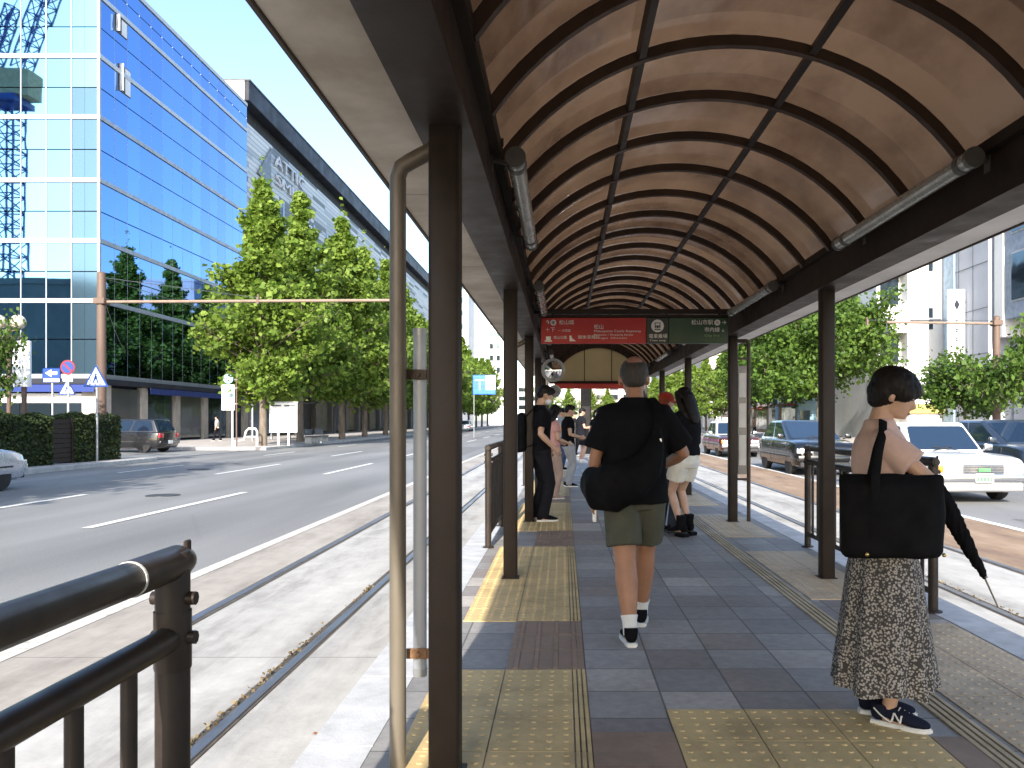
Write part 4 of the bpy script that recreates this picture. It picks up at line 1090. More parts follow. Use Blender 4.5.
    # eyes, brows, mouth
    if detail>1 or mask:
        for sx in (-1,1):
            e=MB(); q=bmesh.ops.create_uvsphere(e.bm,u_segments=12,v_segments=8,radius=1,matrix=HM@Matrix.Translation((sx*.030,.0865,.006))@Matrix.Diagonal((.0125,.007,.0055,1))); eo=e.build('eye',M_eye,t,60)
            e=MB(); q=bmesh.ops.create_uvsphere(e.bm,u_segments=10,v_segments=6,radius=1,matrix=HM@Matrix.Translation((sx*.030,.0925,.004))@Matrix.Diagonal((.005,.003,.005,1))); e.build('iris',M_iris,eo,60)
            e=MB(); e.tube([hp(sx*.015,.094,.024),hp(sx*.03,.094,.028),hp(sx*.047,.082,.024)],[.002,.003,.002],seg=6); e.build('eyebrow',hair or HB,t,60)
        if not mask:
            e=MB(); bmesh.ops.create_uvsphere(e.bm,u_segments=12,v_segments=6,radius=1,matrix=HM@Matrix.Translation((0,.0985,-.0655))@Matrix.Diagonal((.019,.0055,.0065,1))); e.build('lips',M_lip,t,60)
    if mask:
        e=MB()
        bmesh.ops.create_uvsphere(e.bm,u_segments=16,v_segments=10,radius=1,matrix=HM@Matrix.Translation((0,.052,-.058))@Matrix.Diagonal((.062,.062,.052,1)))
        mo=blob('face_mask',e,C_mask,t,voxel=.007,smooth=2)
        for sx in (-1,1):
            e=MB(); e.tube([hp(sx*.055,.07,-.035),hp(sx*.075,.02,-.018),hp(sx*.083,-.012,.0)],.0018,seg=5); e.build('ear_loop',C_mask,mo,60)
    # hair
    if hairstyle:
        hm=hair or HB; h=MB()
        def hh(c,r,seg=18): bmesh.ops.create_uvsphere(h.bm,u_segments=seg,v_segments=12,radius=1,matrix=HM@Matrix.Translation(c)@Matrix.Diagonal((r[0],r[1],r[2],1)))
        if hairstyle=='short':
            hh((0,-.018,.040),(.083,.098,.085)); hh((0,-.055,-.01),(.068,.060,.065)); hh((0,.045,.085),(.06,.05,.035))
        elif hairstyle=='cropped':
            hh((0,-.017,.028),(.0775,.093,.087)); hh((0,-.048,-.012),(.066,.055,.055))
        elif hairstyle=='bowl':
            hh((0,-.010,.042),(.100,.116,.092)); hh((0,-.040,-.005),(.092,.085,.075)); hh((0,.058,.045),(.080,.060,.048)); hh((0,-.052,-.045),(.070,.058,.05))
            for sx in (-1,1): hh((sx*.068,.045,.020),(.028,.045,.045))
        elif hairstyle=='long':
            hh((0,-.018,.036),(.090,.104,.088)); hh((0,.045,.075),(.066,.052,.040))
            for sx in (-1,1): h.tube([hp(sx*.055,.03,.06),hp(sx*.083,.0,0),hp(sx*.085,-.01,-.1),hp(sx*.075,-.03,-.22),hp(sx*.06,-.05,-.30)],[.03*s,.036*s,.040*s,.036*s,.012*s],seg=10)
            h.tube([hp(0,-.06,.06),hp(0,-.085,-.02),hp(0,-.09,-.14),hp(0,-.095,-.27),hp(0,-.09,-.34)],[(.07*s,.05*s),(.085*s,.05*s),(.088*s,.045*s),(.075*s,.035*s),(.04*s,.015*s)],seg=14,up=(1,0,0))
        blob('hair',h,hm,t,voxel=.0075,smooth=2,folds=.004,fscale=(70,70,14))
    # top
    sh_=MB(); f=topfit
    tz=[(hem,.162,.118),(hem+.07,.163,.118),(1.03,.150,.108),(1.13,.155,.108),(1.24,.168 if not female else .155,.118),(1.33,.172 if not female else .152,.110),(1.375,shw*.86,.092),(1.415,shw*.64,.078),(1.445,.082,.066),(1.465,.068,.060)]
    sh_.tube([V(0,L(z) if z>.9 else 0,z) for z,_,_ in tz],[((a+f*(1 if z<1.38 else .35))*s*g,(b+f*(1 if z<1.38 else .35))*s*g) for z,a,b in tz],seg=24,up=(1,0,0))
    if female:
        for sx in (-1,1): sh_.ball(V(sx*.064,L(1.23)+.076,1.235),((.064)*s,.058*s,.064*s),12)
    for i in (0,1):
        sx=-1 if i==0 else 1
        a=shs[i]-V(sx*.03,0,.01); e=el[i]; w_=wr[i]
        if longsleeve:
            sh_.tube([shs[i]-V(sx*.08,0,0),a,lerp(a,e,.5),e,lerp(e,w_,.5),lerp(e,w_,.93)],[(.058+f)*s,(.062+f)*s,(.056+f)*s,(.048+f)*s,(.044+f)*s,(.036+f)*s],seg=14)
        else:
            sh_.tube([shs[i]-V(sx*.08,0,0),a,lerp(a,e,sleeve*.5),lerp(a,e,sleeve)],[(.050+f*.4)*s*g,(.058+f*.6)*s*g,(.058+f*.8)*s*g,(.060+f*1.0)*s*g],seg=16)
    blob('shirt',sh_,top,t,voxel=voxel*.8 if detail>1 else voxel,smooth=3,folds=.0035 if detail>1 else .004)
    # bottom
    if bottom in ('trousers','shorts'):
        b=MB(); w1=.010 if bottom=='trousers' else .022
        b.tube([V(0,0,1.0),V(0,0,.92),V(0,-.005,.84),V(0,0,.79)],[((.150)*s*g,.108*s*g),(.166*s*g,.122*s*g),(.170*s*g,.122*s*g),(.14*s*g,.10*s*g)],seg=20,up=(1,0,0))
        for i in (0,1):
            if bottom=='trousers':
                pts,ra=limbpts(hips[i],kn[i],an[i],[.098*g,.088,.070,.064,.062,.060,.060])
                b.tube(pts+[an[i]-V(0,0,.035)],[(r+w1)*s for r in ra]+[(.060+w1)*s],seg=16)
            else:
                k=bothem or .80
                b.tube([hips[i],lerp(hips[i],kn[i],.4),lerp(hips[i],kn[i],k)],[(.098*g+w1*.5)*s,(.088+w1)*s,(.080+w1*1.3)*s],seg=18)
        blob('trousers' if bottom=='trousers' else 'shorts',b,botmat,t,voxel=voxel*.8 if detail>1 else voxel,smooth=3,folds=.0045 if detail>1 else .004,fscale=(8,8,5))
    elif bottom in ('skirt','dress'):
        z0=bothem or .20
        b=MB(); n=96; m=26; rings=[]
        for j in range(m+1):
            u=j/m; z=1.03*(1-u)+z0*u
            bx=.140+ (.030*min(1,u*4)) + .062*u; by=.102+.036*min(1,u*3)+.098*u
            ring=[]
            for k in range(n):
                th=2*math.pi*k/n
                am=.13*u**1.2
                wv=1+am*(math.sin(9*th+1.3*math.sin(2*th))*.6+.4*math.sin(14*th+2+1.5*u))
                zz=z+(.012*math.sin(5*th+.6) if j==m else 0)
                ring.append(b.bm.verts.new(V(bx*wv*math.cos(th),by*wv*math.sin(th)+.0,zz)))
            rings.append(ring)
        inner=[b.bm.verts.new(v.co*1.0+Vector((-v.co.x*.03,-v.co.y*.03,.05))) for v in rings[-1]]
        rings.append(inner)
        for j in range(len(rings)-1):
            for k in range(n): b.bm.faces.new((rings[j][k],rings[j+1][k],rings[j+1][(k+1)%n],rings[j][(k+1)%n]))
        b.bm.faces.new(rings[0]); bmesh.ops.recalc_face_normals(b.bm,faces=b.bm.faces)
        b.build('skirt',botmat,t,smooth=80)
    # shoes
    for i in (0,1):
        a=R(footang[i]); fx=Matrix.Translation(V(feet[i][0],feet[i][1],feet[i][2]))@Matrix.Rotation(a,4,'Z')@Matrix.Diagonal((s,s,s,1))
        if len(feet[i])>3: fx=Matrix.Translation(V(feet[i][0],feet[i][1],feet[i][2]))@Matrix.Rotation(a,4,'Z')@Matrix.Rotation(R(feet[i][3]),4,'X')@Matrix.Diagonal((s,s,s,1))
        u=MB()
        u.tube([(0,-.078,.060),(0,-.055,.062),(0,0,.066),(0,.06,.056),(0,.12,.042),(0,.165,.036),(0,.185,.032)],[(.022,.028),(.036,.044),(.038,.044),(.043,.036),(.046,.026),(.036,.018),(.014,.010)],seg=16,up=(1,0,0))
        u.tube([(0,-.035,.06),(0,-.03,.105)],[(.040,.050),(.041,.048)],seg=14,up=(1,0,0))
        u.xf(fx)
        so_=blob('shoe',u,shoes,t,voxel=.006,smooth=2)
        k=MB(); n=24; o1=[];
        prof=[(-.085,.0),(-.078,.028),(-.05,.037),(0,.037),(.06,.045),(.12,.049),(.165,.040),(.195,.0)]
        right=[(x,y) for y,x in prof]; poly=right+[(-x,y) for x,y in right[::-1][1:-1]]
        k.prism(poly,.0,.026,'z',bev=.005); k.xf(fx); k.build('sole',sole,so_,50)
        if socks:
            q=MB(); dn=(kn[i]-an[i]).normalized()
            q.tube([an[i]-dn*.03*s,an[i]+dn*.05*s,an[i]+dn*(socks)*s],[.043*s,.044*s,.047*s*max(1,legs*.92)],seg=18); q.build('sock',C_sock,t,60)
    t['_j']=[list(v) for v in (shs+el+wr+an)]
    return t,dict(sh=shs,el=el,wr=wr,an=an,kn=kn,HM=HM,s=s)

def floor_at(px,py):
    y=(EYE-PZ)*F/(py-420); return ((px-563)*y/F,y,PZ)

# --- man walking away in the middle of the platform
man,J=person('person','man in a loose black T-shirt and olive shorts walking away with a black sling bag',(.45,5.02,PZ),R(0),H=1.73,skin=SK2,hair=HG,hairstyle='cropped',
    top=C_blk,topfit=.030,sleeve=.82,bottom='shorts',botmat=C_olive,bothem=.80,shoes=C_blk,sole=M_rub,socks=.085,shw=.182,girth=1.06,headscale=1.14,legs=1.22,
    feet=((-.045,-.20,0),(.065,.26,0)),footang=(4,-6),wrists=((-.255,.04,.85),(.20,.24,1.03)),poles=((-.7,-1,0),(.8,-.8,-.3)),handdir=(None,(-.4,.8,.1)),
    headpitch=6,headyaw=-3,neckfwd=.03,voxel=.010,detail=2,hem=.82)
b=MB(); bmesh.ops.create_uvsphere(b.bm,u_segments=18,v_segments=12,radius=1,matrix=J['HM']@Matrix.Translation((0,-.045,.072))@Matrix.Diagonal((.050,.052,.047,1))); b.build('bald_crown',skinmat('skin_scalp',(.24,.115,.085)),man,60)
bag=thing('sling_bag','large black sling bag worn across the back of the walking man','bag',(.45,5.02,PZ+.8))
b=MB()
b.tube([(-.30,-.02,.18),(-.25,-.13,.13),(-.16,-.20,.135),(-.04,-.225,.19),(.06,-.215,.28),(.11,-.195,.40),(.12,-.175,.50)],[(.09,.05),(.135,.075),(.15,.08),(.135,.07),(.10,.05),(.055,.03),(.03,.015)],seg=18,up=(0,0,1))
blob('bag_body',b,M_bag,bag,voxel=.011,smooth=5,folds=.005)
b=MB(); b.tube([(.12,-.182,.47),(.13,-.165,.55),(.125,-.12,.64),(.10,-.05,.685),(.07,.03,.67),(.02,.14,.55),(-.1,.20,.40),(-.24,.16,.25),(-.30,.04,.2)],[(.028,.005)]*9,seg=8,up=(1,0,0)); b.build('strap',M_bag,bag,60)
b=MB(); b.box(.09,.145,-.208,-.192,.41,.44,bev=.004,seg=1); b.build('buckle',mat('buckle_silver',(.6,.6,.58),.3,metal=.7),bag)
ph=thing('folded_paper','small white folded paper in the left hand of the walking man','paper',tuple(Vector(man.location)+J['wr'][0]+Vector((.01,.03,-.11))))
b=MB(); b.box(-.012,.012,-.04,.05,-.05,.04,bev=.004,seg=1); b.build('sheet',M_signw,ph)

# --- woman in the right foreground looking down at her phone
def floral():
    m,nt,p,out=nodes('floral_skirt'); co=coords(nt)
    v=N(nt,'ShaderNodeTexVoronoi',{'Vector':co,'Scale':95.0,'Randomness':1.0})
    n=N(nt,'ShaderNodeTexNoise',{'Vector':co,'Scale':120.0,'Detail':4.0,'Roughness':.7})
    a=N(nt,'ShaderNodeMath',{0:v.outputs['Distance'],1:N(nt,'ShaderNodeMath',{0:n.outputs[0],1:.9},operation='MULTIPLY').outputs[0]},operation='ADD')
    r=N(nt,'ShaderNodeValToRGB',{'Fac':a.outputs[0]}); e=r.color_ramp.elements
    e[0].position=.80; e[0].color=rgba((.34,.31,.28)); e[1].position=1.0; e[1].color=rgba((.05,.046,.044))
    nt.links.new(r.outputs[0],p.inputs['Base Color']); p.inputs['Roughness'].default_value=.85; p.inputs['Specular IOR Level'].default_value=.2
    return m
M_floral=floral()
wx,wy=1.44,3.60
woman,JW=person('person','woman in a pink top and long black and white patterned skirt looking down',(wx,wy,PZ),R(-108),H=1.57,female=True,skin=SK1,hair=HB,hairstyle='bowl',
    top=C_pink,topfit=.020,sleeve=.62,bottom='skirt',botmat=M_floral,bothem=.175,shoes=cloth('shoe_navy',(.014,.016,.03)),sole=M_rub,
    legs=.85,feet=((-.07,-.03,0),(.07,.02,0)),footang=(6,-16),wrists=((-.08,.16,1.04),(-.045,.185,1.06)),poles=((-.5,-.6,-.6),(.55,.6,-.25)),handdir=((.8,.25,.1),(-.85,.1,-.3)),
    headpitch=22,headyaw=-4,neckfwd=.05,voxel=.009,detail=2,hem=.98,lean=-.03,fist=.9)
def wloc(p): return Matrix.Translation(woman.location)@woman.rotation_euler.to_matrix().to_4x4()@Vector(p)
# letter mark and laces on her near shoe
near=[c for c in kids(woman) if c.name.startswith('shoe')]
for sh__ in near:
    i=0 if near.index(sh__)==0 else 1
    f=((-.07,-.03,0),(.07,.02,0))[i]; a=(6,-16)[i]; s=1.57/1.7; sd=-1 if i==0 else 1
    fx=Matrix.Translation(Vector(f)*s)@Matrix.Rotation(R(a),4,'Z')@Matrix.Diagonal((s,s,s,1))
    b=MB()
    def stroke(y0,z0,y1,z1,r=.0048): 
        xs=lambda y: sd*(.0415 if y<.05 else .0445)
        b.tube([(xs(y0)*(1.0 if z0<.06 else .86),y0,z0),(xs(y1)*(1.0 if z1<.06 else .86),y1,z1)],r,seg=6)
    stroke(.022,.038,.032,.078); stroke(.032,.078,.060,.038); stroke(.060,.038,.066,.072)
    b.xf(fx); b.build('letter_mark',M_rub,sh__,60)
    b=MB()
    for k in range(4):
        y=.048+k*.020; z=.092-k*.009; b.tube([(-.024,y,z-.006),(0,y+.004,z+.004),(.024,y,z-.006)],.0042,seg=6)
    b.xf(fx); b.build('laces',C_sock,sh__,60)
    b=MB(); b.tube([(sd*.037,-.06,.086),(sd*.041,-.03,.060),(sd*.042,.0,.042),(sd*.044,.02,.034)],.004,seg=6); b.xf(fx); b.build('heel_stripe',M_rub,sh__,60)
# black tote on her shoulder (towards us)
tote=thing('tote_bag','large black tote bag with long handles hanging from the shoulder of the woman','bag',(1.385,3.37,PZ+.775),R(-94))
b=MB(); b.tube([(0,0,.0),(0,0,.02),(.004,0,.15),(0,0,.30),(-.008,0,.345)],[(.050,.196),(.062,.211),(.066,.216),(.050,.215),(.020,.218)],seg=28,up=(1,0,0))
blob('bag_body',b,M_bag,tote,voxel=.010,smooth=4,folds=.006,fscale=(6,6,5))
iv=(Matrix.Translation(tote.location)@tote.rotation_euler.to_matrix().to_4x4()).inverted()
S_=iv@wloc(JW['sh'][1]+Vector((-.035,0,.075)))
for dx,y0,y1 in ((.045,-.085,.10),(-.045,-.075,.08)):
    b=MB(); P_=[(dx,y0,.10),(dx+.012,y0,.335),tuple(lerp((dx,y0,.34),S_+Vector((.06,-.015,-.03)),.55)),tuple(S_+Vector((.055,-.012,-.045))),tuple(S_+Vector((.02,0,.006))),tuple(S_+Vector((-.03,.01,.0))),tuple(S_+Vector((-.075,.02,-.08))),(-.06,y1,.34),(-.055,y1,.15)]
    b.tube(P_,[(.004,.019)]*9,seg=8,up=(1,0,0)); b.build('handle',M_bag,tote,60)
for yy in (-.12,.19):
    b=MB(); b.ball((.061,yy,.018),.009,10); b.build('stud',mat('brass_stud',(.5,.36,.14),.3,metal=.8),tote)
um=thing('umbrella','folded black umbrella slanting down from the arm of the woman','umbrella',tuple(at(940,470,3.62)))
A=at(931,478,3.62)-Vector(um.location); Bp=at(985,578,3.58)-Vector(um.location); Cp=at(998,607,3.58)-Vector(um.location)
b=MB(); d=Bp-A
b.tube([A+d*t for t in (0.02,.12,.3,.5,.75,.95,1)],[.022,.034,.039,.035,.025,.014,.008],seg=16)
blob('canopy',b,C_blk,um,voxel=.006,smooth=2,folds=.007,fscale=(55,55,3))
b=MB(); b.tube([Bp-d*.02,Cp],[.005,.0035],seg=8); b.lathe([(.006,0),(.014,.005),(.006,.012)],tuple(Bp),10); b.build('tip',mat('umbrella_steel',(.35,.30,.24),.35,metal=.8),um)
b=MB(); A0=A-d*.04; b.tube([A+d*.03,A0,A0+Vector((-.02,.01,.01)),A0+Vector((-.05,.02,.0)),A0+Vector((-.06,.02,-.03))],.009,seg=10); b.build('handle',M_rubk,um,60)

# --- the others waiting
fx,fy,_=floor_at(541,521)
yth,JY=person('person','young man in a black T-shirt, face mask and backpack standing by the left posts',(fx-.02,fy,PZ),R(-72),H=1.80,hair=HB,hairstyle='short',top=C_blk,topfit=.026,sleeve=.72,
    botmat=C_dkb,shoes=C_blk,sole=M_rub,feet=((-.09,-.04,0),(.09,.02,0)),wrists=((-.20,.14,.90),(.23,.12,.93)),headpitch=26,headyaw=-6,neckfwd=.06,mask=True,voxel=.011,lean=.0)
M4=Matrix.Translation(yth.location)@yth.rotation_euler.to_matrix().to_4x4()
bp=thing('backpack','dark backpack on the back of the masked young man','backpack',tuple(M4@Vector((0,-.24,.95))),R(-72))
b=MB(); b.tube([(0,-.02,-.02),(0,-.03,.02),(0,-.045,.15),(0,-.03,.36),(0,.0,.46),(0,.02,.49)],[(.12,.05),(.15,.085),(.155,.10),(.145,.09),(.11,.06),(.05,.03)],seg=20,up=(1,0,0)); blob('bag_body',b,M_bag,bp,voxel=.012,smooth=4,folds=.004)
for sx in (-1,1):
    b=MB(); b.tube([(sx*.09,.02,.44),(sx*.11,.10,.535),(sx*.115,.22,.52),(sx*.115,.355,.42),(sx*.125,.33,.25),(sx*.15,.18,.10),(sx*.12,.04,.05)],[(.022,.006)]*7,seg=8,up=(1,0,0)); b.build('strap',M_bag,bp,60)
b=MB(); b.tube([M4.inverted()@Vector(M4@Vector((0,.06,1.49))) for _ in range(1)]+[Vector((0,.06,1.52))],[.075,.08],seg=16); 
b.bm.free()
fx,fy,_=floor_at(552,499)
person('person','person in a rose top and tan trousers standing behind the masked young man',(fx,fy,PZ),R(-60),H=1.60,female=True,hair=HB,hairstyle='long',top=C_rose,topfit=.02,botmat=C_tanp,shoes=C_tanp,sole=M_rub,wrists=((-.16,.24,1.02),(.16,.24,1.02)),headpitch=25,neckfwd=.05,mask=True)
fx,fy=(561-563)/F*21.5,21.5
person('person','person in a pale grey shirt and blue jeans far down the platform',(fx,fy,PZ),R(-100),H=1.66,hair=HB,hairstyle='short',top=C_grey,topfit=.025,botmat=cloth('cloth_jeans',(.05,.075,.13)),shoes=C_blk,wrists=((-.14,.26,1.05),(.16,.26,1.02)),headpitch=25,voxel=.014)
fx,fy=(581-563)/F*25.5,25.5
person('person','person in a dark shirt, dark shorts and white trainers far down the platform',(fx,fy,PZ),R(-70),H=1.72,hair=HB,hairstyle='short',top=C_dkb,topfit=.03,bottom='shorts',botmat=C_dkb,shoes=C_white,sole=M_rub,wrists=((-.14,.27,1.10),(.15,.27,1.08)),headpitch=20,voxel=.014)
fx,fy=(597-563)/F*24,24
person('person','long haired person in dark clothes facing us far down the platform',(fx,fy,PZ),R(175),H=1.66,female=True,hair=HB,hairstyle='long',top=C_blk,botmat=C_denim,shoes=C_blk,mask=True,voxel=.014)
fx,fy,_=floor_at(686,536)
wom2,J2=person('person','woman with long black hair, black top, white shorts and chunky black boots',(fx,fy,PZ),R(35),H=1.72,female=True,hair=HB,hairstyle='long',top=C_blk,topfit=.02,longsleeve=True,bottom='shorts',botmat=C_cream,bothem=.62,shoes=C_blk,sole=M_rubk,socks=None,feet=((-.08,.0,.03),(.09,.05,.03)),wrists=((-.12,.26,1.02),(.13,.26,1.0)),headpitch=20,voxel=.010,hem=.93)
for i in (0,1):
    b=MB(); a=J2['an'][i]; b.tube([a+Vector((0,.0,-.04)),a+Vector((0,0,.05)),a+Vector((0,-.01,.13))],[.060,.056,.060],seg=16); b.box(a.x-.055,a.x+.055,a.y-.095,a.y+.06,-.0,.045,bev=.01); blob('boot_shaft',b,C_blk,wom2,voxel=.008,smooth=2)
fx,fy=(664-563)/F*9.6,9.6
cap_,J3=person('person','person in a red cap and dark clothes mostly hidden behind the walking man',(fx,fy,PZ),R(-50),H=1.66,hair=HR,hairstyle='short',top=C_dkb,topfit=.03,botmat=C_denim,shoes=C_blk,sole=M_rubk,feet=((-.08,0,0),(.09,.06,0)),wrists=((-.14,.25,1.02),(.15,.25,1.02)),headpitch=15,mask=True)
b=MB(); HMm=J3['HM']
bmesh.ops.create_uvsphere(b.bm,u_segments=18,v_segments=12,radius=1,matrix=HMm@Matrix.Translation((0,-.012,.062))@Matrix.Diagonal((.094,.112,.078,1)))
bmesh.ops.create_uvsphere(b.bm,u_segments=18,v_segments=8,radius=1,matrix=HMm@Matrix.Translation((0,.105,.048))@Matrix.Diagonal((.07,.075,.012,1)))
blob('cap',b,cloth('cloth_red',(.33,.035,.02)),cap_,voxel=.008,smooth=2)
for px_,z,rz_,lab,tp,bt,hs_ in ((568,16.2,-80,'person in a black top and grey trousers behind the person in rose',C_blk,C_grey,'short'),(603,18.2,120,'person in a navy top facing left across the platform beside the walking man',cloth('cloth_navy',(.02,.025,.05)),C_dkb,'long'),(612,27.5,170,'person in black far down the platform close to the walking man',C_blk,C_blk,'short'),(574,30.5,-120,'person in a dark coat at the far platform end by the pillar',C_dkb,C_blk,'short')):
    person('person',lab,((px_-563)/F*z,z,PZ),R(rz_),H=1.65,female=hs_=='long',hair=HB,hairstyle=hs_,top=tp,topfit=.025,botmat=bt,shoes=C_blk,wrists=((-.15,.24,1.02),(.16,.24,1.04)),headpitch=18,voxel=.014)
# pedestrians on the left pavement
px,py=-346/F*54,54
person('person','pedestrian in a white top and dark trousers walking on the far left pavement',(px,py,.14),R(95),H=1.68,hair=HB,hairstyle='short',top=C_white,botmat=C_dkb,shoes=C_blk,feet=((-.08,.2,0),(.08,-.22,0)),voxel=.018)
for i,(px_,z,lab,tp) in enumerate(((341,60,'pedestrian in a grey top by the shop windows under the ginkgo trees',C_grey),(708,62,'pedestrian in a white shirt on the right pavement beyond the maroon taxi',C_white),(716,75,'pedestrian in a tan shirt on the right pavement by the far shops',C_tanp))):
    x=(px_-563)/F*z
    if i>0: x=max(x,17.9)
    person('person',lab,(x,z,.14),R(160+i*40),H=1.68,hair=HB,hairstyle='short',top=tp,botmat=C_denim,shoes=C_blk,feet=((-.08,.15,0),(.08,-.15,0)),voxel=.018)
for o in list(bpy.data.objects):
    if '_j' in o: del o['_j']
# ------------------------------------------------------------------ vehicles
M_tyre=mat('tyre_rubber',(.018,.018,.018),.85); M_rim=mat('alloy_rim',(.50,.50,.52),.3,metal=.9,var=.08,vscale=20)
M_cglass=glassy('car_glass',(.012,.024,.046),.03,.0,.0); M_cglass.node_tree.nodes['Principled BSDF'].inputs['Specular IOR Level'].default_value=.9
M_head=mat('headlamp',(.62,.64,.66),.1,metal=.5,var=.05); M_amber=mat('amber_lens',(.75,.22,.02),.15); M_tail=mat('tail_lens',(.42,.02,.03),.15); M_chrome=mat('chrome',(.62,.62,.63),.15,metal=1.0,var=.03); M_plate=mat('plate_white',(.75,.76,.74),.4,var=.03); M_trim=mat('car_trim',(.025,.025,.027),.5); M_greenp=mat('plate_green',(.10,.45,.12),.4)
def paint(name,c,metal=.25):
    return mat(name,c,.28,metal=metal,var=.04,vscale=2,coat=.8,rvar=.03)
P_white=paint('paint_white',(.74,.74,.72),0); P_black=paint('paint_black',(.005,.005,.0055),.0); P_maroon=paint('paint_maroon',(.075,.026,.024)); P_silver=paint('paint_silver',(.50,.53,.57),.5); P_dark=paint('paint_dark_blue',(.03,.04,.06),.4); P_suv=paint('paint_dark_grey',(.009,.009,.01),.1); P_red=paint('paint_red',(.33,.05,.04)); P_cream=paint('paint_pale',(.40,.40,.39),0)

def car(name,label,cat,loc,rz,P,L=4.6,W=.85,belt=.92,hood=.88,deck=.92,roof=1.5,cab=(-1.75,-1.05,.35,1.05),wb=(-1.33,1.38),wr=.31,roofP=None,gbump=.38,group=None,taxi=False,stripe=None,lowP=None,front='wide',rnd=.075):
    t=thing(name,label,cat,loc,rz,group)
    h=L/2; b=MB(); bm=b.bm
    def ztop(y):
        if y>cab[3]-.05: u=(y-cab[3])/(h-cab[3]); return belt+(hood-belt)*min(1,max(0,u))**1.4-.05*max(0,u)**4
        if y<cab[0]: u=(cab[0]-y)/(h+cab[0]); return belt+(deck-belt)*min(1,u)
        return belt
    ys=[-h,-h+.04,-h+.14,-h+.4]+list(np.linspace(-h+.7,h-.8,13))+[h-.45,h-.2,h-.07,h]
    rings=[]
    for y in ys:
        e=min(1,(h-abs(y))/.30); e=math.sqrt(max(0,1-(1-e)**2)); w_=W*(.84+.16*e); zt=ztop(y)-(.10*(1-e)); zb=.20+.10*(1-e)
        half=[(0,zb),(w_*.80,zb),(w_*.96,zb+.07),(w_*.995,zb+.22),(w_,.62),(w_*.985,zt-.14),(w_*.955,zt-.04),(w_*.88,zt),(w_*.45,zt+.022),(0,zt+.028)]
        pts=half+[(-x,z) for x,z in half[1:-1][::-1]]
        rings.append([bm.verts.new((x,y,z)) for x,z in pts])
    n=len(rings[0])
    for i in range(len(rings)-1):
        for k in range(n): bm.faces.new((rings[i][k],rings[i][(k+1)%n],rings[i+1][(k+1)%n],rings[i+1][k]))
    bm.faces.new(rings[0]); bm.faces.new(rings[-1][::-1]); bmesh.ops.recalc_face_normals(bm,faces=bm.faces)
    body=b.build('body',P,t,smooth=38)
    # wheel arches cut out of the body
    for y in wb:
        c=MB(); c.tube([(-2,y,wr),(2,y,wr)],wr+.055,seg=28); cm=bpy.data.meshes.new('cut'); c.bm.to_mesh(cm); c.bm.free()
        co_=bpy.data.objects.new('cut',cm); COL.objects.link(co_)
        md=body.modifiers.new('b','BOOLEAN'); md.operation='DIFFERENCE'; md.object=co_; md.solver='EXACT'
        dg=bpy.context.evaluated_depsgraph_get(); m2=bpy.data.meshes.new_from_object(body.evaluated_get(dg))
        body.modifiers.clear(); old=body.data; body.data=m2; bpy.data.meshes.remove(old); bpy.data.objects.remove(co_); bpy.data.meshes.remove(cm)
        m2.name='body'
    shade(body.data,38)
    for y in wb:
        c=MB(); c.box(-W+.16,W-.16,y-wr-.05,y+wr+.05,.18,wr*2+.06); c.build('wheel_well',M_trim,t)
    # cabin
    yr,yrr,yrf,yf=cab; wbm=W*.90; wt=W*.74; zb=belt-.01
    def cp(u,v,side):  # not used for ends
        pass
    B=[(wbm,yr),(wbm,yf),(-wbm,yf),(-wbm,yr)]; T=[(wt,yrr),(wt,yrf),(-wt,yrf),(-wt,yrr)]
    c=MB(); vb=[c.bm.verts.new((x,y,zb)) for x,y in B]; vt=[c.bm.verts.new((x,y,roof)) for x,y in T]
    c.bm.faces.new(vb[::-1]); c.bm.faces.new(vt)
    for i in range(4): c.bm.faces.new((vb[i],vb[(i+1)%4],vt[(i+1)%4],vt[i]))
    bmesh.ops.recalc_face_normals(c.bm,faces=c.bm.faces)
    ed=[e for e in c.bm.edges if not all(v in vb for v in e.verts)]
    bmesh.ops.bevel(c.bm,geom=ed,offset=rnd,segments=5,affect='EDGES',profile=.5)
    c.build('cabin',roofP or P,t,smooth=50)
    def pane(nm,p00,p10,p11,p01,off):
        q=MB(); P4=[Vector(p) for p in (p00,p10,p11,p01)]; nrm=(P4[1]-P4[0]).cross(P4[3]-P4[0]).normalized()
        if nrm.dot(Vector(off))<0: nrm=-nrm
        # rounded corners
        poly=[]; cen=sum(P4,Vector())/4
        for i in range(4):
            a,b_,d=P4[i],P4[i-1],P4[(i+1)%4]; r=.06
            for s_ in (0,.5,1):
                pa=a+(b_-a).normalized()*r; pd=a+(d-a).normalized()*r
                poly.append(pa*(1-s_)**2+a*2*s_*(1-s_)+pd*s_**2)
        va=[q.bm.verts.new(p+nrm*.006) for p in poly]; vb_=[q.bm.verts.new(p-nrm*.02) for p in poly]
        q.bm.faces.new(va); m=len(va)
        for i in range(m): q.bm.faces.new((va[i],va[(i+1)%m],vb_[(i+1)%m],vb_[i]))
        bmesh.ops.recalc_face_normals(q.bm,faces=q.bm.faces)
        return q.build(nm,M_cglass,t,smooth=None)
    def fr(i,u,v):   # point on front/rear/side panel
        pass
    def mixp(a,b_,v): return (a[0]*(1-v)+b_[0]*v,a[1]*(1-v)+b_[1]*v,zb+(roof-zb)*v)
    lo,hi=.10,.87
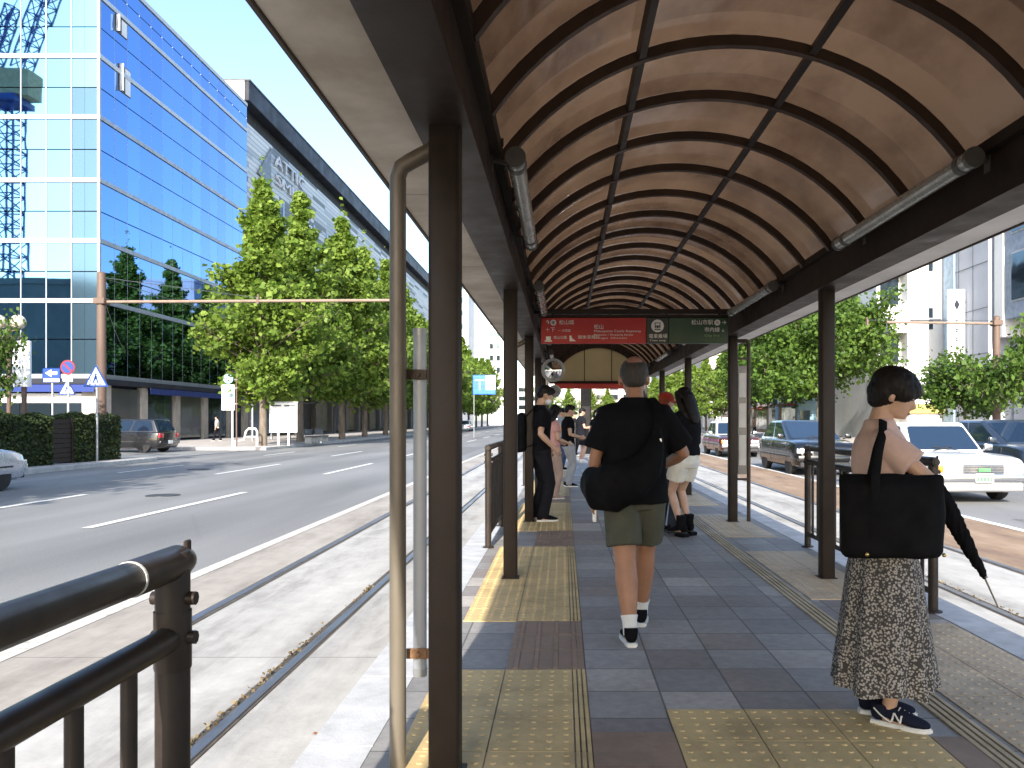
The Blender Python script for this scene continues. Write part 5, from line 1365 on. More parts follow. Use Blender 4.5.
    for nm,i0,i1,off in (('windscreen',1,2,(0,1,0.3)),('rear_window',3,0,(0,-1,.3))):
        A=mixp(B[i0],T[i0],lo);Bq=mixp(B[i1],T[i1],lo);Cq=mixp(B[i1],T[i1],hi);D=mixp(B[i0],T[i0],hi)
        sx=.90
        pane(nm,(A[0]*sx,A[1],A[2]),(Bq[0]*sx,Bq[1],Bq[2]),(Cq[0]*sx*.98,Cq[1],Cq[2]),(D[0]*sx*.98,D[1],D[2]),off)
    for sx in (1,-1):
        def sp(u,v):
            lo_=(sx*wbm, yr*(1-u)+yf*u); hi_=(sx*wt, yrr*(1-u)+yrf*u); return mixp(lo_,hi_,v)
        for (u0,u1) in ((.08,.46),(.50,.90)):
            pane('side_window',sp(u0,lo),sp(u1,lo),sp(min(u1,.93),hi),sp(max(u0,.07),hi),(sx,0,.2))
    # wheels
    for y in wb:
        for sx in (1,-1):
            wv=MB(); wv.lathe([(wr*.62,-.10),(wr*.93,-.10),(wr,-.06),(wr,.06),(wr*.93,.10),(wr*.62,.10)],(sx*(W-.115),y,wr),28,'x'); we=wv.build('wheel',M_tyre,t,40)
            rm=MB(); rm.lathe([(0,sx*.075),(wr*.16,sx*.075),(wr*.2,sx*.05)],(sx*(W-.115),y,wr),16,'x'); rm.lathe([(wr*.52,sx*.055),(wr*.62,sx*.09),(wr*.64,sx*.095),(wr*.64,sx*.02)],(sx*(W-.115),y,wr),28,'x')
            for k in range(7):
                a=k*2*math.pi/7; rm.tube([(sx*(W-.115+.06),y+wr*.12*math.cos(a),wr+wr*.12*math.sin(a)),(sx*(W-.115+.068),y+wr*.58*math.cos(a),wr+wr*.58*math.sin(a))],wr*.065,seg=6)
            rm.build('rim',M_rim,we,40)
    # front: grille, lamps, bumper, plate
    yh=h-.004
    hz=hood-.21
    g_=MB(); g_.box(-W*.44,W*.44,yh-.03,yh+.028,hz-.085,hz+.075,bev=.01,seg=1); go=g_.build('grille',M_chrome if taxi else M_trim,t)
    g_=MB()
    for k in range(5): g_.box(-W*.41,W*.41,yh+.026,yh+.034,hz-.065+k*.029,hz-.053+k*.029)
    g_.build('grille_bars',M_trim if taxi else M_chrome,go)
    for sx in (1,-1):
        q=MB(); q.box(min(sx*W*.48,sx*W*.86),max(sx*W*.48,sx*W*.86),yh-.12,yh+(.022 if front=='wide' else .0),hz-.075,hz+.065,bev=.015); hl=q.build('headlight',M_head,t)
        q=MB(); q.box(min(sx*W*.80,sx*W*.945),max(sx*W*.80,sx*W*.945),yh-.2,yh-.01,hz-.07,hz+.06,bev=.012); q.build('indicator',M_amber if taxi else M_head,hl)
        q=MB(); q.tube([(sx*W*.93,cab[3]-.28,belt+.02),(sx*(W+.06),cab[3]-.26,belt+.06)],.02,seg=6); q.box(min(sx*(W+.02),sx*(W+.19)),max(sx*(W+.02),sx*(W+.19)),cab[3]-.32,cab[3]-.22,belt+.03,belt+.17,bev=.03); q.build('mirror',P if not taxi else M_chrome,t)
        q=MB(); q.box(min(sx*W*.55,sx*W*.93),max(sx*W*.55,sx*W*.93),-h-.005,-h+.16,deck-.32,deck-.10,bev=.015); q.build('taillight',M_tail,t)
        # door shut lines and handles
        q=MB()
        for yy in (cab[0]+.35,(cab[0]+cab[3])/2-.05,cab[3]-.1): q.box(min(sx*(W-.02),sx*(W+.002)),max(sx*(W-.02),sx*(W+.002)),yy-.006,yy+.006,.36,belt-.08)
        q.box(min(sx*(W-.02),sx*(W+.006)),max(sx*(W-.02),sx*(W+.006)),-h+.5,h-.55,.50,.54); q.build('side_trim',M_trim,t)
        for yy in ((cab[0]+cab[3])/2-.32,cab[0]+.48+.0):
            q=MB(); q.box(min(sx*(W-.01),sx*(W+.025)),max(sx*(W-.01),sx*(W+.025)),yy,yy+.18,belt-.18,belt-.145,bev=.008,seg=1); q.build('door_handle',M_chrome if taxi else P,t)
    bp_=MB(); bp_.box(-W*.93,W*.93,h-.14,h+.045,.40,.56,bev=.03,seg=2); bp_.build('bumper',(lowP or P) if not taxi else M_chrome,t)
    bp_=MB(); bp_.box(-W*.93,W*.93,-h-.045,-h+.14,.40,.56,bev=.03,seg=2); bp_.build('bumper',(lowP or P) if not taxi else M_chrome,t)
    q=MB(); q.box(-W*.86,W*.86,h-.10,h+.015,.24,.39,bev=.02,seg=1); q.build('lower_intake',M_trim if not taxi else (lowP or M_trim),t)
    q=MB(); q.box(-.165,.165,h+.04,h+.055,.40,.565,bev=.004,seg=1); pl=q.build('number_plate',M_plate,t)
    q=MB(); 
    for k,(x,wd,z0,z1) in enumerate(((-.06,.10,.525,.552),(-.115,.03,.42,.505),(-.06,.045,.42,.505),(.0,.045,.42,.505),(.06,.045,.42,.505),(.115,.04,.42,.505))): q.box(x-wd/2,x+wd/2,h+.0545,h+.057,z0,z1)
    q.build('digits',M_greenp if taxi else M_fascia,pl)
    q=MB(); q.box(-.165,.165,-h-.055,-h-.04,.42,.58); q.build('number_plate',M_plate,t)
    if taxi:
        q=MB(); q.box(-.30,.30,-.25,.0,roof-.005,roof+.16,bev=.04); q.build('roof_sign',M_signw,t)
        q=MB(); q.box(-.11,.11,yh+.035,yh+.05,hz-.05,hz+.01,bev=.004,seg=1); q.build('badge',M_greenp,t)
    if stripe:
        q=MB(); q.box(-W*.80,W*.80,h-.03,h+.012,.60,.68); 
        for sx in (1,-1): q.box(min(sx*(W-.02),sx*(W+.005)),max(sx*(W-.02),sx*(W+.005)),-h+.4,h-.4,.62,.74)
        q.build('stripe',stripe,t)
    q=MB()
    for sx in (-.25,.3): q.tube([(sx,cab[3]+.02,belt+.03),(sx+.5 if sx<0 else sx-.45,cab[3]-.10,belt+.12)],.010,seg=5)
    q.build('wipers',M_trim,t)
    # seats and steering wheel glimpsed through the glass are left dark by the tint
    return t
TX=dict(L=4.62,W=.86,belt=.90,hood=.86,deck=.90,roof=1.50,cab=(-1.55,-1.0,.28,.92))
car('taxi','white taxi with a roof sign and amber front lamps waiting behind the woman','taxi',(7.72,17.0,.0),R(180),P_white,taxi=True,lowP=mat('bumper_grey',(.30,.30,.31),.5),**TX)
car('car','black car with blue tinted windscreen in front of the maroon taxi','car',(7.3,24.3,0),R(180),P_black,L=4.45,W=.88,belt=.98,hood=.90,deck=1.05,roof=1.55,cab=(-2.1,-1.25,-.05,1.35),wr=.33,rnd=.13)
car('taxi','maroon taxi with a pale roof and pink stripe behind the black car','taxi',(7.35,35.3,0),R(180),P_maroon,taxi=True,roofP=P_cream,stripe=mat('pink_stripe',(.28,.07,.15),.4),**TX)
car('car','dark blue car in the outer lane at the right edge beside the white taxi','car',(11.15,20.0,0),R(180),P_dark,L=4.6,W=.89,belt=.98,hood=.88,deck=1.0,roof=1.56,cab=(-2.1,-1.25,-.1,1.35),wr=.33,rnd=.13)
car('car','small red car far down the right lane beyond the maroon taxi','car',(7.5,52,0),R(180),P_red,L=4.0,W=.82,belt=.95,hood=.9,deck=1.0,roof=1.52,cab=(-1.85,-1.5,.2,1.0))
car('car','white car far down the right lane behind the small red one','car',(7.4,66,0),R(180),P_white,L=4.3,W=.84,belt=.95,hood=.9,deck=1.0,roof=1.55,cab=(-1.9,-1.5,.2,1.05))
car('car','silver car at the left edge with only its front end in view','car',(-13.05,16.05,0),R(0),P_silver,L=4.5,W=.85,belt=.92,hood=.80,deck=.95,roof=1.48,cab=(-1.7,-1.1,.25,1.25),wr=.31)
car('car','dark grey off-roader turning into the side street behind the hedge','car',(-21.0,38.6,0.004),R(84),P_suv,L=4.3,W=.84,belt=.98,hood=.94,deck=1.02,roof=1.58,cab=(-2.05,-1.75,.2,.95),wr=.36)
for i,(x,z,c,l) in enumerate(((-13.4,92,P_dark,'dark parked car far down the left kerb under the ginkgo trees'),(-13.4,110,P_silver,'silver parked car far down the left kerb beyond the dark one'),(-6.5,140,P_white,'white car far away on the left carriageway'))):
    car('car',l,'car',(x,z,0),R(0),c,L=4.4,W=.85)
# ------------------------------------------------------------------ platform railings
M_rail_p=mat('railing_paint',(.032,.023,.018),.42,var=.2,vscale=6,spec=.3)
def railing(label,x,y0,y1,ends=(True,True)):
    t=thing('railing',label,'railing',(x,(y0+y1)/2,PZ))
    zt,zm,zl=EYE-.295,EYE-.445,PZ+.14
    n=max(2,int(math.ceil((y1-y0)/1.9))+1)
    for i in range(n):
        y=y0+.0+(y1-y0)*i/(n-1)
        b=MB(); b.tube([(x,y,PZ-.005),(x,y,zt+.026)],.0335,seg=18); b.lathe([(.062,PZ+.0),(.062,PZ+.012),(.04,PZ+.02)],(x,y,0),18); po=b.build('post',M_rail_p,t,world=True,smooth=50)
        b=MB(); 
        for z in (zt-.07,zm): b.tube([(x-.042,y,z),(x+.048,y,z)],.014,seg=8)
        b.lathe([(.0350,zt-.10),(.0362,zt-.095),(.0362,zm-.06),(.0350,zm-.065)],(x,y,0),18)
        bo=b.build('bolt',M_rail_p,po,smooth=50); bo.location=-Vector(t.location)
    ya,yb=y0-.055,y1+.045
    b=MB(); b.tube([(x,ya,zt),(x,ya+.03,zt),(x,yb-.03,zt),(x,yb,zt)],[.016,.0325,.0325,.016],seg=20); b.build('top_rail',M_rail_p,t,world=True,smooth=50)
    for y in (y0,y1):
        s=1 if y==y1 else -1
        b=MB(); b.tube([(x,y-s*.16,zt),(x,y+s*.02,zt+.001),(x,y+s*.05,zt)],[.035,.035,.027],seg=20); b.build('rail_sleeve',M_rail_p,t,world=True,smooth=50)
        b=MB(); b.tube([(x,y-s*.166,zt),(x,y-s*.160,zt)],.0342,seg=20); b.build('gap_ring',M_sock_ring,t,world=True,smooth=50)
        b=MB(); b.box(x+.012,x+.020,y+s*.03-.012,y+s*.03+.012,zt-.02,zt+.045,bev=.003,seg=1); b.build('lug',M_rail_p,t,world=True)
    b=MB(); b.tube([(x,y0,zm),(x,y1,zm)],.0275,seg=18); b.build('middle_rail',M_rail_p,t,world=True,smooth=50)
    b=MB(); b.tube([(x,y0,zl),(x,y1,zl)],.022,seg=14); b.build('lower_rail',M_rail_p,t,world=True,smooth=50)
    m=int((y1-y0)/.163)
    for i in range(1,m):
        y=y1-(y1-y0)*i/m if True else 0
        b=MB(); b.tube([(x,y,zl),(x,y,zm)],.0145,seg=12); b.build('baluster',M_rail_p,t,world=True,smooth=50)
    return t
M_sock_ring=mat('pale_ring',(.62,.60,.55),.5)
railing('dark pipe railing in the lower left corner nearest the camera',-.80,-3.0,1.64)
railing('dark pipe railing on the left platform edge beside the masked young man',-.79,8.45,11.9)
railing('dark pipe railing on the right platform edge behind the woman in pink',2.60,5.62,8.5)
railing('dark pipe railing far along the right platform edge',2.60,16.4,19.8)
railing('dark pipe railing far along the left platform edge',-.79,16.4,19.8)

# ------------------------------------------------------------------ hanging direction sign
M_sred=mat('sign_red',(.42,.022,.018),.45,var=.04); M_sgreen=mat('sign_green',(.012,.045,.016),.45,var=.05); M_sdark=mat('sign_dark',(.014,.022,.015),.45); M_txt=mat('sign_lettering',(.78,.76,.70),.5,var=.02)
hs=thing('direction_sign','long hanging direction sign, red on the left and dark green on the right','sign',(.88,9.9,EYE+1.1))
b=MB(); b.box(-1.16,1.16,-.03,.03,.165,.20,bev=.004,seg=1); b.box(-1.27,1.27,-.035,.035,.21,.27,bev=.004,seg=1); b.build('hanger_rail',M_brown,hs)
for x in (-1.0,-.3,.4,1.05):
    b=MB(); b.tube([(x,0,.19),(x,0,.22)],.012,seg=8); b.build('hanger',M_brown,hs)
b=MB(); b.box(-1.15,.145,-.04,.04,-.155,.16,bev=.004,seg=1); b.build('red_panel',M_sred,hs)
b=MB(); b.box(.148,.42,-.04,.04,-.155,.16,bev=.004,seg=1); b.build('dark_panel',M_sdark,hs)
b=MB(); b.box(.423,1.15,-.04,.04,-.155,.16,bev=.004,seg=1); b.build('green_panel',M_sgreen,hs)
def T(body,x,z,s,w=None,nm='lettering',p=hs,y=-.043,m=None): return textmesh(body,s,m or M_txt,nm,p,(x,y,z),extrude=.002,width=w)
def ring(x,z,r,r2,p=hs,m=None,nm='symbol'):
    b=MB(); b.lathe([(r2,-.043),(r2,-.047),(r,-.047),(r,-.043)],(x,0,z),24,'y'); return b.build(nm,m or M_txt,p)
T('↑',-1.10,.10,.075); ring(-1.0,.10,.037,.018); T('松山城',-.93,.10,.062)
T('＋下',-1.10,.01,.062); T('― 大街道',-.94,.0,.036)
b=MB(); b.box(-1.09,-1.03,-.046,-.041,-.115,-.07); b.box(-1.105,-1.015,-.046,-.041,-.135,-.118); b.build('symbol',M_txt,hs); T('城山公園',-1.0,-.085,.042)
b=MB(); b.box(-.80,-.775,-.046,-.041,-.13,-.06); b.prism([(-.775,-.13),(-.72,-.13),(-.775,-.085)],-.046,-.041,'y'); b.build('symbol',M_txt,hs); T('道後温泉行',-.70,-.080,.045,.27)
T('松山',-.50,.045,.062); T('Matsuyama Castle Ropeway',-.50,-.005,.040,.58); T('Bansuiso / Shopping Street',-.50,-.05,.030,.48); T('Dogo Onsen',-.50,-.09,.030,.40)
# tram pictogram
b=MB(); b.lathe([(0,-.045),(.078,-.045),(.078,-.041)],(.285,0,.06),28,'y'); b.build('symbol',M_txt,hs)
b=MB(); b.box(.25,.32,-.049,-.044,.03,.10,bev=.001,seg=1); b.box(.245,.325,-.049,-.044,.005,.018); b.build('symbol',M_sdark,hs)
b=MB(); b.box(.26,.31,-.052,-.0485,.065,.09); b.box(.262,.274,-.052,-.0485,.037,.049); b.box(.296,.308,-.052,-.0485,.037,.049); b.build('symbol',M_txt,hs)
T('電車乗場',.175,-.07,.058); T('Tram stop',.185,-.12,.028,.2)
T('松山市駅',.70,.10,.068); ring(1.02,.10,.037,.016); T('→',1.07,.10,.07)
T('市内線',.86,.01,.064); T('↓',1.07,.0,.05); T('City line',.86,-.06,.04,.19,m=mat('sign_lettering_green',(.20,.36,.16),.5))
es=thing('end_sign','long plain red sign band under the far gable of the shelter','sign',(.9,20.35,EYE+.86))
b=MB(); b.box(-1.12,1.12,-.03,.03,-.065,.065,bev=.005,seg=1); b.build('panel',M_sred,es)
b=MB()
for x in (-1.0,0,1.0): b.tube([(x,0,.06),(x,0,.09),(x,.16,.10)],.012,seg=8)
b.build('hangers',M_brown,es)

# convex mirror and small loudspeaker at the left post
mi=thing('convex_mirror','round convex mirror hanging by a left post near the masked young man','mirror',(-.15,12.2,EYE+.76))
b=MB(); prof=[(0,-.075)]+[(.165*math.sin(a),-.075+.07*(1-math.cos(a))*1.6) for a in np.linspace(.15,1.3,8)]; b.lathe(prof,(0,0,0),28,'y'); b.build('mirror_face',mat('mirror_silver',(.75,.75,.75),.03,metal=1.0,var=.02),mi,60)
b=MB(); b.lathe([(.150,-.01),(.178,-.035),(.182,-.01),(.165,.03),(0,.04)],(0,0,0),28,'y'); b.build('rim',M_grey,mi,50)
b=MB(); b.tube([(0,.03,0),(0,.12,.05),(-.22,.12,.12)],.014,seg=8); b.build('bracket',M_brown,mi)
sp=thing('loudspeaker','small grey loudspeaker below the convex mirror','speaker',(-.13,12.6,EYE+.45))
b=MB(); b.lathe([(.0,.10),(.035,.09),(.05,.02),(.10,-.10),(.092,-.10),(.045,.0),(0,.02)],(0,0,0),20,'y'); b.build('horn',M_grey,sp,50)
b=MB(); b.tube([(0,.05,0),(-.26,.05,.02)],.012,seg=8); b.build('bracket',M_brown,sp)
# timetable frame on the right post
tf=thing('timetable_frame','narrow timetable frame on a bent pipe beside the second right post','sign',(2.42,10.62,PZ))
b=MB(); b.tube([(2.31,10.62,EYE+1.05),(2.44,10.62,EYE+1.05),(2.465,10.62,EYE+1.02),(2.465,10.62,PZ)],.026,seg=12); b.build('pipe',M_brown2,tf,world=True,smooth=50)
b=MB(); b.box(2.315,2.435,10.59,10.62,EYE-.72,EYE+.72,bev=.004,seg=1); b.build('board',mat('board_grey',(.16,.15,.13),.4,col2=(.09,.085,.08),vscale=3),tf,world=True)
for z0,z1 in ((.30,.62),(-.1,.22),(-.60,-.2)):
    b=MB(); b.box(2.33,2.42,10.583,10.589,EYE+z0,EYE+z1); b.build('notice',mat('notice_paper',(.42,.40,.36),.6),tf,world=True)
b=MB(); b.box(2.31,2.45,10.60,10.63,EYE-.80,EYE-.77); b.box(2.31,2.45,10.60,10.63,EYE+.80,EYE+.83); b.build('cross_bar',M_brown2,tf,world=True)

# ------------------------------------------------------------------ street poles and signs
M_pole=mat('pole_brown',(.15,.095,.066),.65,col2=(.105,.066,.048),vscale=2,stretch=(1,1,.2)); M_conc=mat('arm_brown',(.24,.175,.13),.8,var=.1)
def span_pole(label,x,z,h,arm_h,arm_to,group=None):
    t=thing('tram_pole',label,'pole',(x,z,.14))
    b=MB(); b.tube([(x,z,.14),(x,z,h*.5),(x,z,h)],[.17,.155,.14],seg=18); b.lathe([(.14,h),(.145,h+.01),(.05,h+.06),(0,h+.07)],(x,z,0),18); b.build('pole',M_pole,t,world=True,smooth=50)
    s=1 if arm_to>x else -1
    b=MB(); b.tube([(x,z,arm_h-.03),(arm_to,z,arm_h+.03)],.055,seg=12); b.build('arm',M_conc,t,world=True,smooth=50)
    b=MB(); b.box(x-.2,x+.2,z-.2,z+.2,arm_h-.12,arm_h+.10,bev=.02,seg=1); b.build('collar',M_pole,t,world=True)
    b=MB(); xm=x+s*5.6; b.box(xm-.04,xm+.04,z-.07,z+.07,arm_h-.10,arm_h+.14); b.tube([(xm,z,arm_h+.1),(xm,z,arm_h+.25)],.03,seg=8); b.build('insulator',M_pole,t,world=True)
    b=MB(); b.tube([(x,z,h-.15),(x+s*5.6,z,arm_h+.12)],.012,seg=5); b.build('stay_wire',M_dkgrey,t,world=True)
    b=MB(); b.tube([(arm_to,z,arm_h),(arm_to+s*.0,z,arm_h-.4)],.02,seg=6); b.box(arm_to-.03,arm_to+.03,z-.4,z+.4,arm_h-.45,arm_h-.40); b.build('wire_hanger',M_dkgrey,t,world=True)
    return t
span_pole('tall brown tram pole with a long arm behind the left hedge',-16.5,28.6,EYE+5.25,EYE+4.25,-5.75)
span_pole('brown tram pole with a long arm beside the right-hand pavement trees',18.75,34.6,EYE+4.45,EYE+4.2,14.0)
for x in (-2.28,4.08):
    b=MB(); b.tube([(x,y,EYE+3.75+.05*math.cos(y*.22)) for y in range(-40,241,10)],.007,seg=4); o=b.build('contact_wire',M_dkgrey,None); tag(o,'thin overhead tram wire above the '+('left' if x<0 else 'right')+' track','wire')
for i,(a,c) in enumerate((((-16.5,28.6,EYE+5.1),(-16.7,62,EYE+6.5)),((-16.5,28.6,EYE+4.6),(-27,50,EYE+4.0)))):
    b=MB(); A_,C_=Vector(a),Vector(c); b.tube([A_.lerp(C_,t_/8)-Vector((0,0,.5*math.sin(math.pi*t_/8))) for t_ in range(9)],.011,seg=4); o=b.build('cable',M_dkgrey,None); tag(o,'sagging cable from the left tram pole '+('along the tree row' if i==0 else 'to the office block'),'cable')

M_sblue=mat('road_sign_blue',(.008,.05,.25),.4,var=.04); M_srd=mat('road_sign_red',(.25,.015,.03),.4)
def signpost(name,label,px,z,top_py,build,polem=M_grey,base=.14):
    x=(px-563)/F*z; t=thing(name,label,'sign',(x,z,base)); ht=EYE-(top_py-420)*z/F-base
    b=MB(); b.tube([(0,0,0),(0,0,ht)],.038,seg=10); b.build('pole',polem,t,smooth=50); build(t,ht); return t
def s_cross(r):
    def f(t,ht):
        b=MB(); c=ht-r*.9; b.prism([(-r,c-r*.8),(r,c-r*.8),(r*.98,c-r*.70),(.0,c+r),(-r*.98,c-r*.70)],-.06,-.045,'y'); b.build('panel',M_sblue,t)
        b=MB(); b.prism([(-r*.78,c-r*.66),(r*.78,c-r*.66),(0,c+r*.78)],-.068,-.061,'y'); b.build('triangle',M_signw,t)
        b=MB(); b.ball((0,-.07,c+r*.22),(r*.1,.006,r*.1),8); b.prism([(-r*.08,c+r*.12),(r*.08,c+r*.12),(r*.22,c-r*.5),(r*.1,c-r*.5),(0,c-r*.15),(-r*.16,c-r*.5),(-r*.28,c-r*.48)],-.074,-.069,'y')
        for k in range(3): b.box(-r*.55+k*r*.4,-r*.35+k*r*.4,-.074,-.069,c-r*.63,c-r*.55)
        b.build('walking_figure',M_sblue,t)
    return f
signpost('crossing_sign','large blue pedestrian crossing sign with a white triangle behind the hedge',97,27.4,366,s_cross(.42))
signpost('crossing_sign','small blue pedestrian crossing sign under the no stopping sign',68,33.0,380,s_cross(.36))
def s_nostop(t,ht):
    for r0,r1,m,y in ((0,.30,M_srd,-.050),(0,.235,M_sblue,-.058)):
        b=MB(); b.lathe([(0,y-.008),(r1,y-.008),(r1,y)],(0,0,ht-.3),24,'y'); b.build('disc',m,t)
    b=MB(); b.box(-.26,.26,-.07,-.06,-.035,.035,M=Matrix.Translation((0,0,ht-.3))@Matrix.Rotation(R(45),4,'Y')); b.build('slash',M_srd,t)
    b=MB(); b.box(-.2,.2,-.055,-.04,ht-.88,ht-.66,bev=.01,seg=1); b.build('plate',M_signw,t)
signpost('no_stopping_sign','round no stopping sign with a small white plate above the hedge',68.5,32.6,360,s_nostop)
signpost('no_stopping_sign','round no stopping sign with a white plate beside the white notice board',290,45.2,374,s_nostop,polem=M_pole)
def s_park(t,ht):
    b=MB(); b.box(-.34,.34,-.06,-.045,ht-.55,ht,bev=.03,seg=1); b.build('panel',M_sblue,t)
    b=MB(); b.prism([(-.24,ht-.2),(0,ht-.06),(0,ht-.14),(.22,ht-.14),(.22,ht-.26),(0,ht-.26),(0,ht-.34)],-.068,-.061,'y'); b.box(-.30,.30,-.066,-.0605,ht-.53,ht-.40); b.build('arrow',M_signw,t)
signpost('one_way_sign','square blue sign with a white arrow near the left edge above the hedge',52.5,30.5,368,s_park)
def s_bus(t,ht):
    b=MB(); b.lathe([(0,-.06),(.26,-.06),(.26,-.04),(0,-.04)],(-.42,0,ht-.26),24,'y'); b.build('disc',mat('bus_disc_blue',(.30,.55,.72),.4),t)
    b=MB(); b.box(-.78,-.08,-.06,-.03,ht-1.95,ht-.58,bev=.01,seg=1); pn=b.build('panel',M_signw,t)
    b=MB(); b.box(-.76,-.10,-.068,-.0605,ht-1.3,ht-.62); b.build('panel_print',mat('panel_print_blue',(.45,.60,.70),.5),t)
    b=MB()
    for z in (ht-.3,ht-.75,ht-1.6): b.box(-.10,.05,-.03,.03,z-.03,z+.03)
    b.build('bracket',M_grey,t)
    b=MB(); b.tube([(-.22,0,0),(-.22,0,ht-1.9)],.05,seg=8); b.build('leg',M_signw,t)
signpost('bus_stop_sign','bus stop pole with a round blue disc and white panel left of the ginkgo trunk',236.5,43.0,374,s_bus,polem=M_pole)
nb=thing('notice_board','large white notice board on legs beside the first ginkgo trunk','notice board',((283.5-563)/F*44,44,.14))
b=MB(); b.box(-.76,.76,-.05,.05,.72,2.35,bev=.01,seg=1); b.build('board',M_signw,nb)
b=MB(); b.box(-.68,-.12,-.06,-.051,2.16,2.24); b.box(.05,.68,-.06,-.051,2.16,2.24); b.build('heading',M_dkgrey,nb)
for x in (-.28,.28):
    b=MB(); b.box(x-.05,x+.05,-.04,.04,0,.72); b.build('leg',M_signw,nb)
b=MB(); b.box(-.80,.80,-.07,.07,2.35,2.42); b.build('cap',M_grey,nb)
gd=thing('pipe_guard','white bent pipe guard on the pavement left of the ginkgo trunk','guard rail',((246-563)/F*43.2,43.2,.14))
b=MB(); b.tube([(-.6,0,0),(-.6,0,.25),(-.1,0,.35),(.0,0,.8),(.15,0,.95),(.5,0,.95),(.6,0,.8),(.6,0,0)],.055,seg=10); b.tube([(.05,0,.5),(.6,0,.5)],.045,seg=8); b.build('pipe',M_signw,gd,60)
for i,(px_,z) in enumerate(((312,48),(322,49.5))):
    bt=thing('bench','dark bench with pale legs on the left pavement, '+('nearer the notice board' if i==0 else 'farther from the notice board'),'bench',((px_-563)/F*z,z,.14),R(90))
    b=MB(); b.box(-.8,.8,-.2,.2,.40,.46,bev=.01,seg=1); b.build('seat',M_dkgrey,bt)
    b=MB(); b.box(-.8,.8,.17,.21,.5,.85); b.build('backrest',M_dkgrey,bt)
    for x in (-.65,.65):
        b=MB(); b.box(x-.03,x+.03,-.18,.2,0,.40); b.build('leg',M_grey,bt)
bs=thing('bus_shelter','glass walled bus shelter under the ginkgo trees on the left pavement','bus shelter',(-20.3,58.5,.14))
b=MB(); b.box(-1.2,1.2,-4,4,2.7,2.85,bev=.02,seg=1); b.build('roof',M_fascia,bs)
for y in (-3.6,0,3.6):
    b=MB(); b.box(-1.05,-.95,y-.06,y+.06,0,2.7); b.build('post',M_greyw,bs)
for y in (-1.8,1.8):
    b=MB(); b.box(-1.02,-.98,y-1.6,y+1.6,.4,2.4); b.build('pane',M_ads[0] if y<0 else M_ads[3],bs)
# globe lamp, white banner board near the left edge
gl=thing('globe_lamp','street lamp with two pale globes at the left edge above the white board','street lamp',((9-563)/F*26.5,26.5,.14))
zl_=EYE+(420-322)*26.5/F-.14
b=MB(); b.tube([(0,0,0),(0,0,zl_-.1)],.07,seg=12); b.tube([(-.34,0,zl_-.25),(0,0,zl_-.32),(.34,0,zl_-.25)],.03,seg=8); b.build('pole',M_pole,gl,50)
for x in (-.34,.30):
    b=MB(); b.ball((x,0,zl_),.24,18); b.build('globe',mat('globe_glass',(.62,.55,.44),.2,var=.04),gl,60)
    b=MB(); b.lathe([(.09,zl_-.26),(.11,zl_-.2),(.05,zl_-.19)],(x,0,0),12); b.build('holder',M_dkgrey,gl)
wb_=thing('banner_board','tall white board partly hidden by leaves at the left edge','board',((22-563)/F*25.6,25.6,.14))
h1=EYE+(420-341)*25.6/F-.14; h0=EYE+(420-387)*25.6/F-.14
b=MB(); b.box(-.28,.28,-.05,.05,h0,h1,bev=.01,seg=1); b.build('board',M_signw,wb_)
b=MB(); b.box(-.06,.06,.051,.15,0,h1-.1); b.build('post',M_pole,wb_)
# bollards at the corner
for i,(px_,z) in enumerate(((127,33.2),(132.5,32.2),(120,34.5))):
    bo=thing('bollard',['grey corner bollard, middle one of three behind the hedge end','grey corner bollard nearest the kerb of the three behind the hedge end','grey corner bollard farthest from the kerb of the three behind the hedge end'][i],'bollard',((px_-563)/F*z,z-2.6,.14),0,'bollards at the corner')
    b=MB(); b.lathe([(.09,0),(.08,.05),(.075,.75),(.06,.82),(0,.84)],(0,0,0),14); b.build('shaft',M_grey,bo,50)
    b=MB(); b.lathe([(.0765,.58),(.079,.585),(.079,.66),(.0765,.665)],(0,0,0),14); b.build('band',M_signw,bo,50)
# distant guide sign
def s_guide(t,ht):
    b=MB(); b.box(-.1,1.9,-.06,-.03,ht-1.7,ht,bev=.04,seg=1); b.build('panel',mat('guide_blue',(.03,.17,.62),.4),t)
    b=MB(); b.box(1.0,1.88,-.068,-.061,ht-1.3,ht-.05); b.build('white_field',M_signw,t)
    b=MB(); b.box(.1,.9,-.068,-.061,ht-.5,ht-.42); b.box(.46,.54,-.068,-.061,ht-1.3,ht-.45); b.build('route_mark',M_signw,t)
signpost('guide_sign','blue and white road guide sign far down the left side',474,70,375,s_guide,base=0)
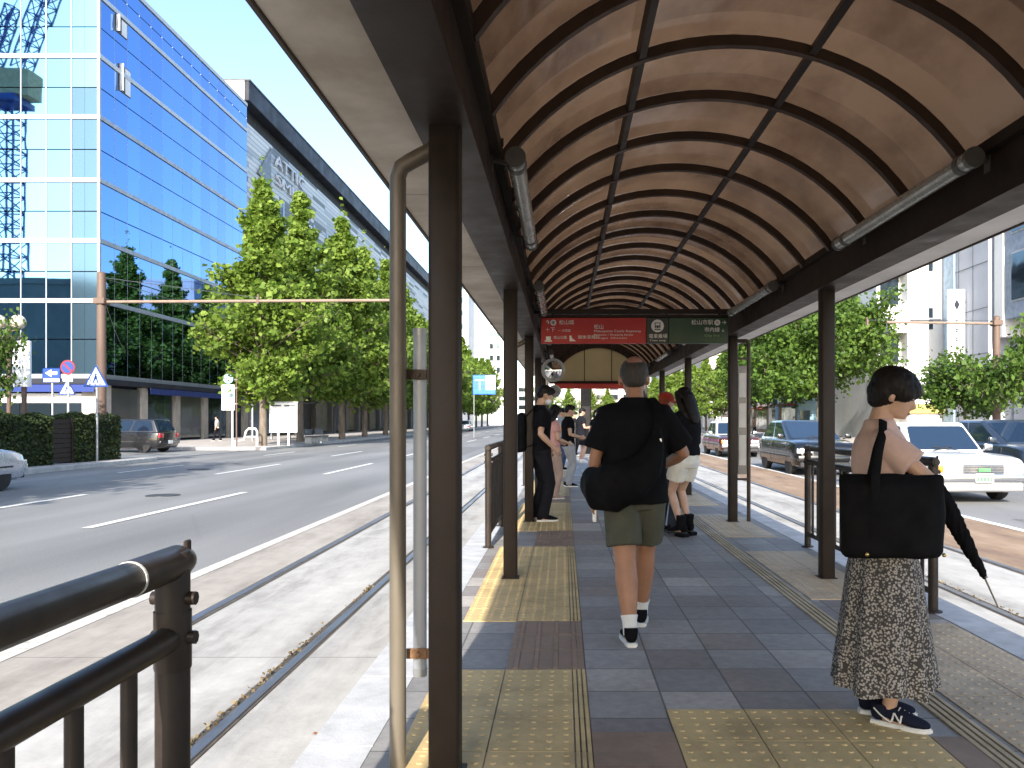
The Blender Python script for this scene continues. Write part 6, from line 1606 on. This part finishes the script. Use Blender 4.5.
# dry weeds along the rail and a fallen leaf
rng=np.random.default_rng(8); n=420
yy=np.concatenate([rng.normal(c,.22,n//6) for c in (2.9,3.6,4.1,4.9,5.6,7.2)]); n=len(yy)
c=np.stack((-1.765+rng.normal(0,.014,n),yy,np.abs(rng.normal(.012,.012,n))),1)
wm=mesh_obj('dry_weeds',leaves_mesh('dry_weeds',c,.013,rng,up=0),leafmat('dry_weed',(.10,.075,.035),(.22,.16,.085),.2)); wm['kind']='stuff'
yy=np.concatenate([rng.normal(c_,.3,60) for c_ in (5.5,6.5,7.5,8.6,9.8)]); n=len(yy)
c=np.stack((3.565+rng.normal(0,.02,n),yy,np.abs(rng.normal(.012,.012,n))),1)
wm=mesh_obj('dry_weeds',leaves_mesh('dry_weeds',c,.013,rng,up=0),bpy.data.materials['dry_weed']); wm['kind']='stuff'
fl=MB(); P0=at(315,738,1.55*F/318); 
pts_=[(0,0),(.02,.012),(.045,.01),(.06,0),(.045,-.012),(.02,-.014)]
cv=[fl.bm.verts.new((P0.x+a*.8-.02,P0.y+b_*.9,.016+.012*abs(math.sin(a*60)))) for a,b_ in pts_]; fl.bm.faces.new(cv)
r_=bmesh.ops.solidify(fl.bm,geom=fl.bm.faces[:],thickness=.0015)
tag(fl.build('fallen_leaf',mat('leaf_orange',(.50,.20,.06),.7),None,None),'single fallen orange leaf on the concrete beside the left rail','leaf')

ip=thing('information_pillar','dark tall pillar at the far end of the platform under the red sign','pillar',((586-563)/F*32,32,PZ))
b=MB(); b.box(-.21,.21,-.14,.14,0,2.7,bev=.015,seg=1); b.build('cabinet',mat('cabinet_black_shaded',(.012,.012,.012),.9,spec=.05),ip)  # black, with the shade on the pillar put into the colour
b=MB(); b.box(-.16,.16,-.15,-.141,1.0,1.9); b.build('notice',mat('notice_shaded',(.03,.028,.026),.9,spec=.05),ip)  # notice darkened in its colour to look shaded
b=MB(); b.box(-.25,.25,-.18,.18,2.7,2.78); b.build('cap',M_brown,ip)
bx_=thing('platform_cabinet','low black cabinet standing left of the dark pillar at the far platform end','cabinet',((572-563)/F*30,30,PZ))
b=MB(); b.box(-.16,.16,-.15,.15,.06,1.35,bev=.012,seg=1); b.build('case',bpy.data.materials['cabinet_black_shaded'],bx_)
b=MB(); b.box(-.12,.12,-.162,-.151,.2,1.25); b.build('door',M_trim,bx_)
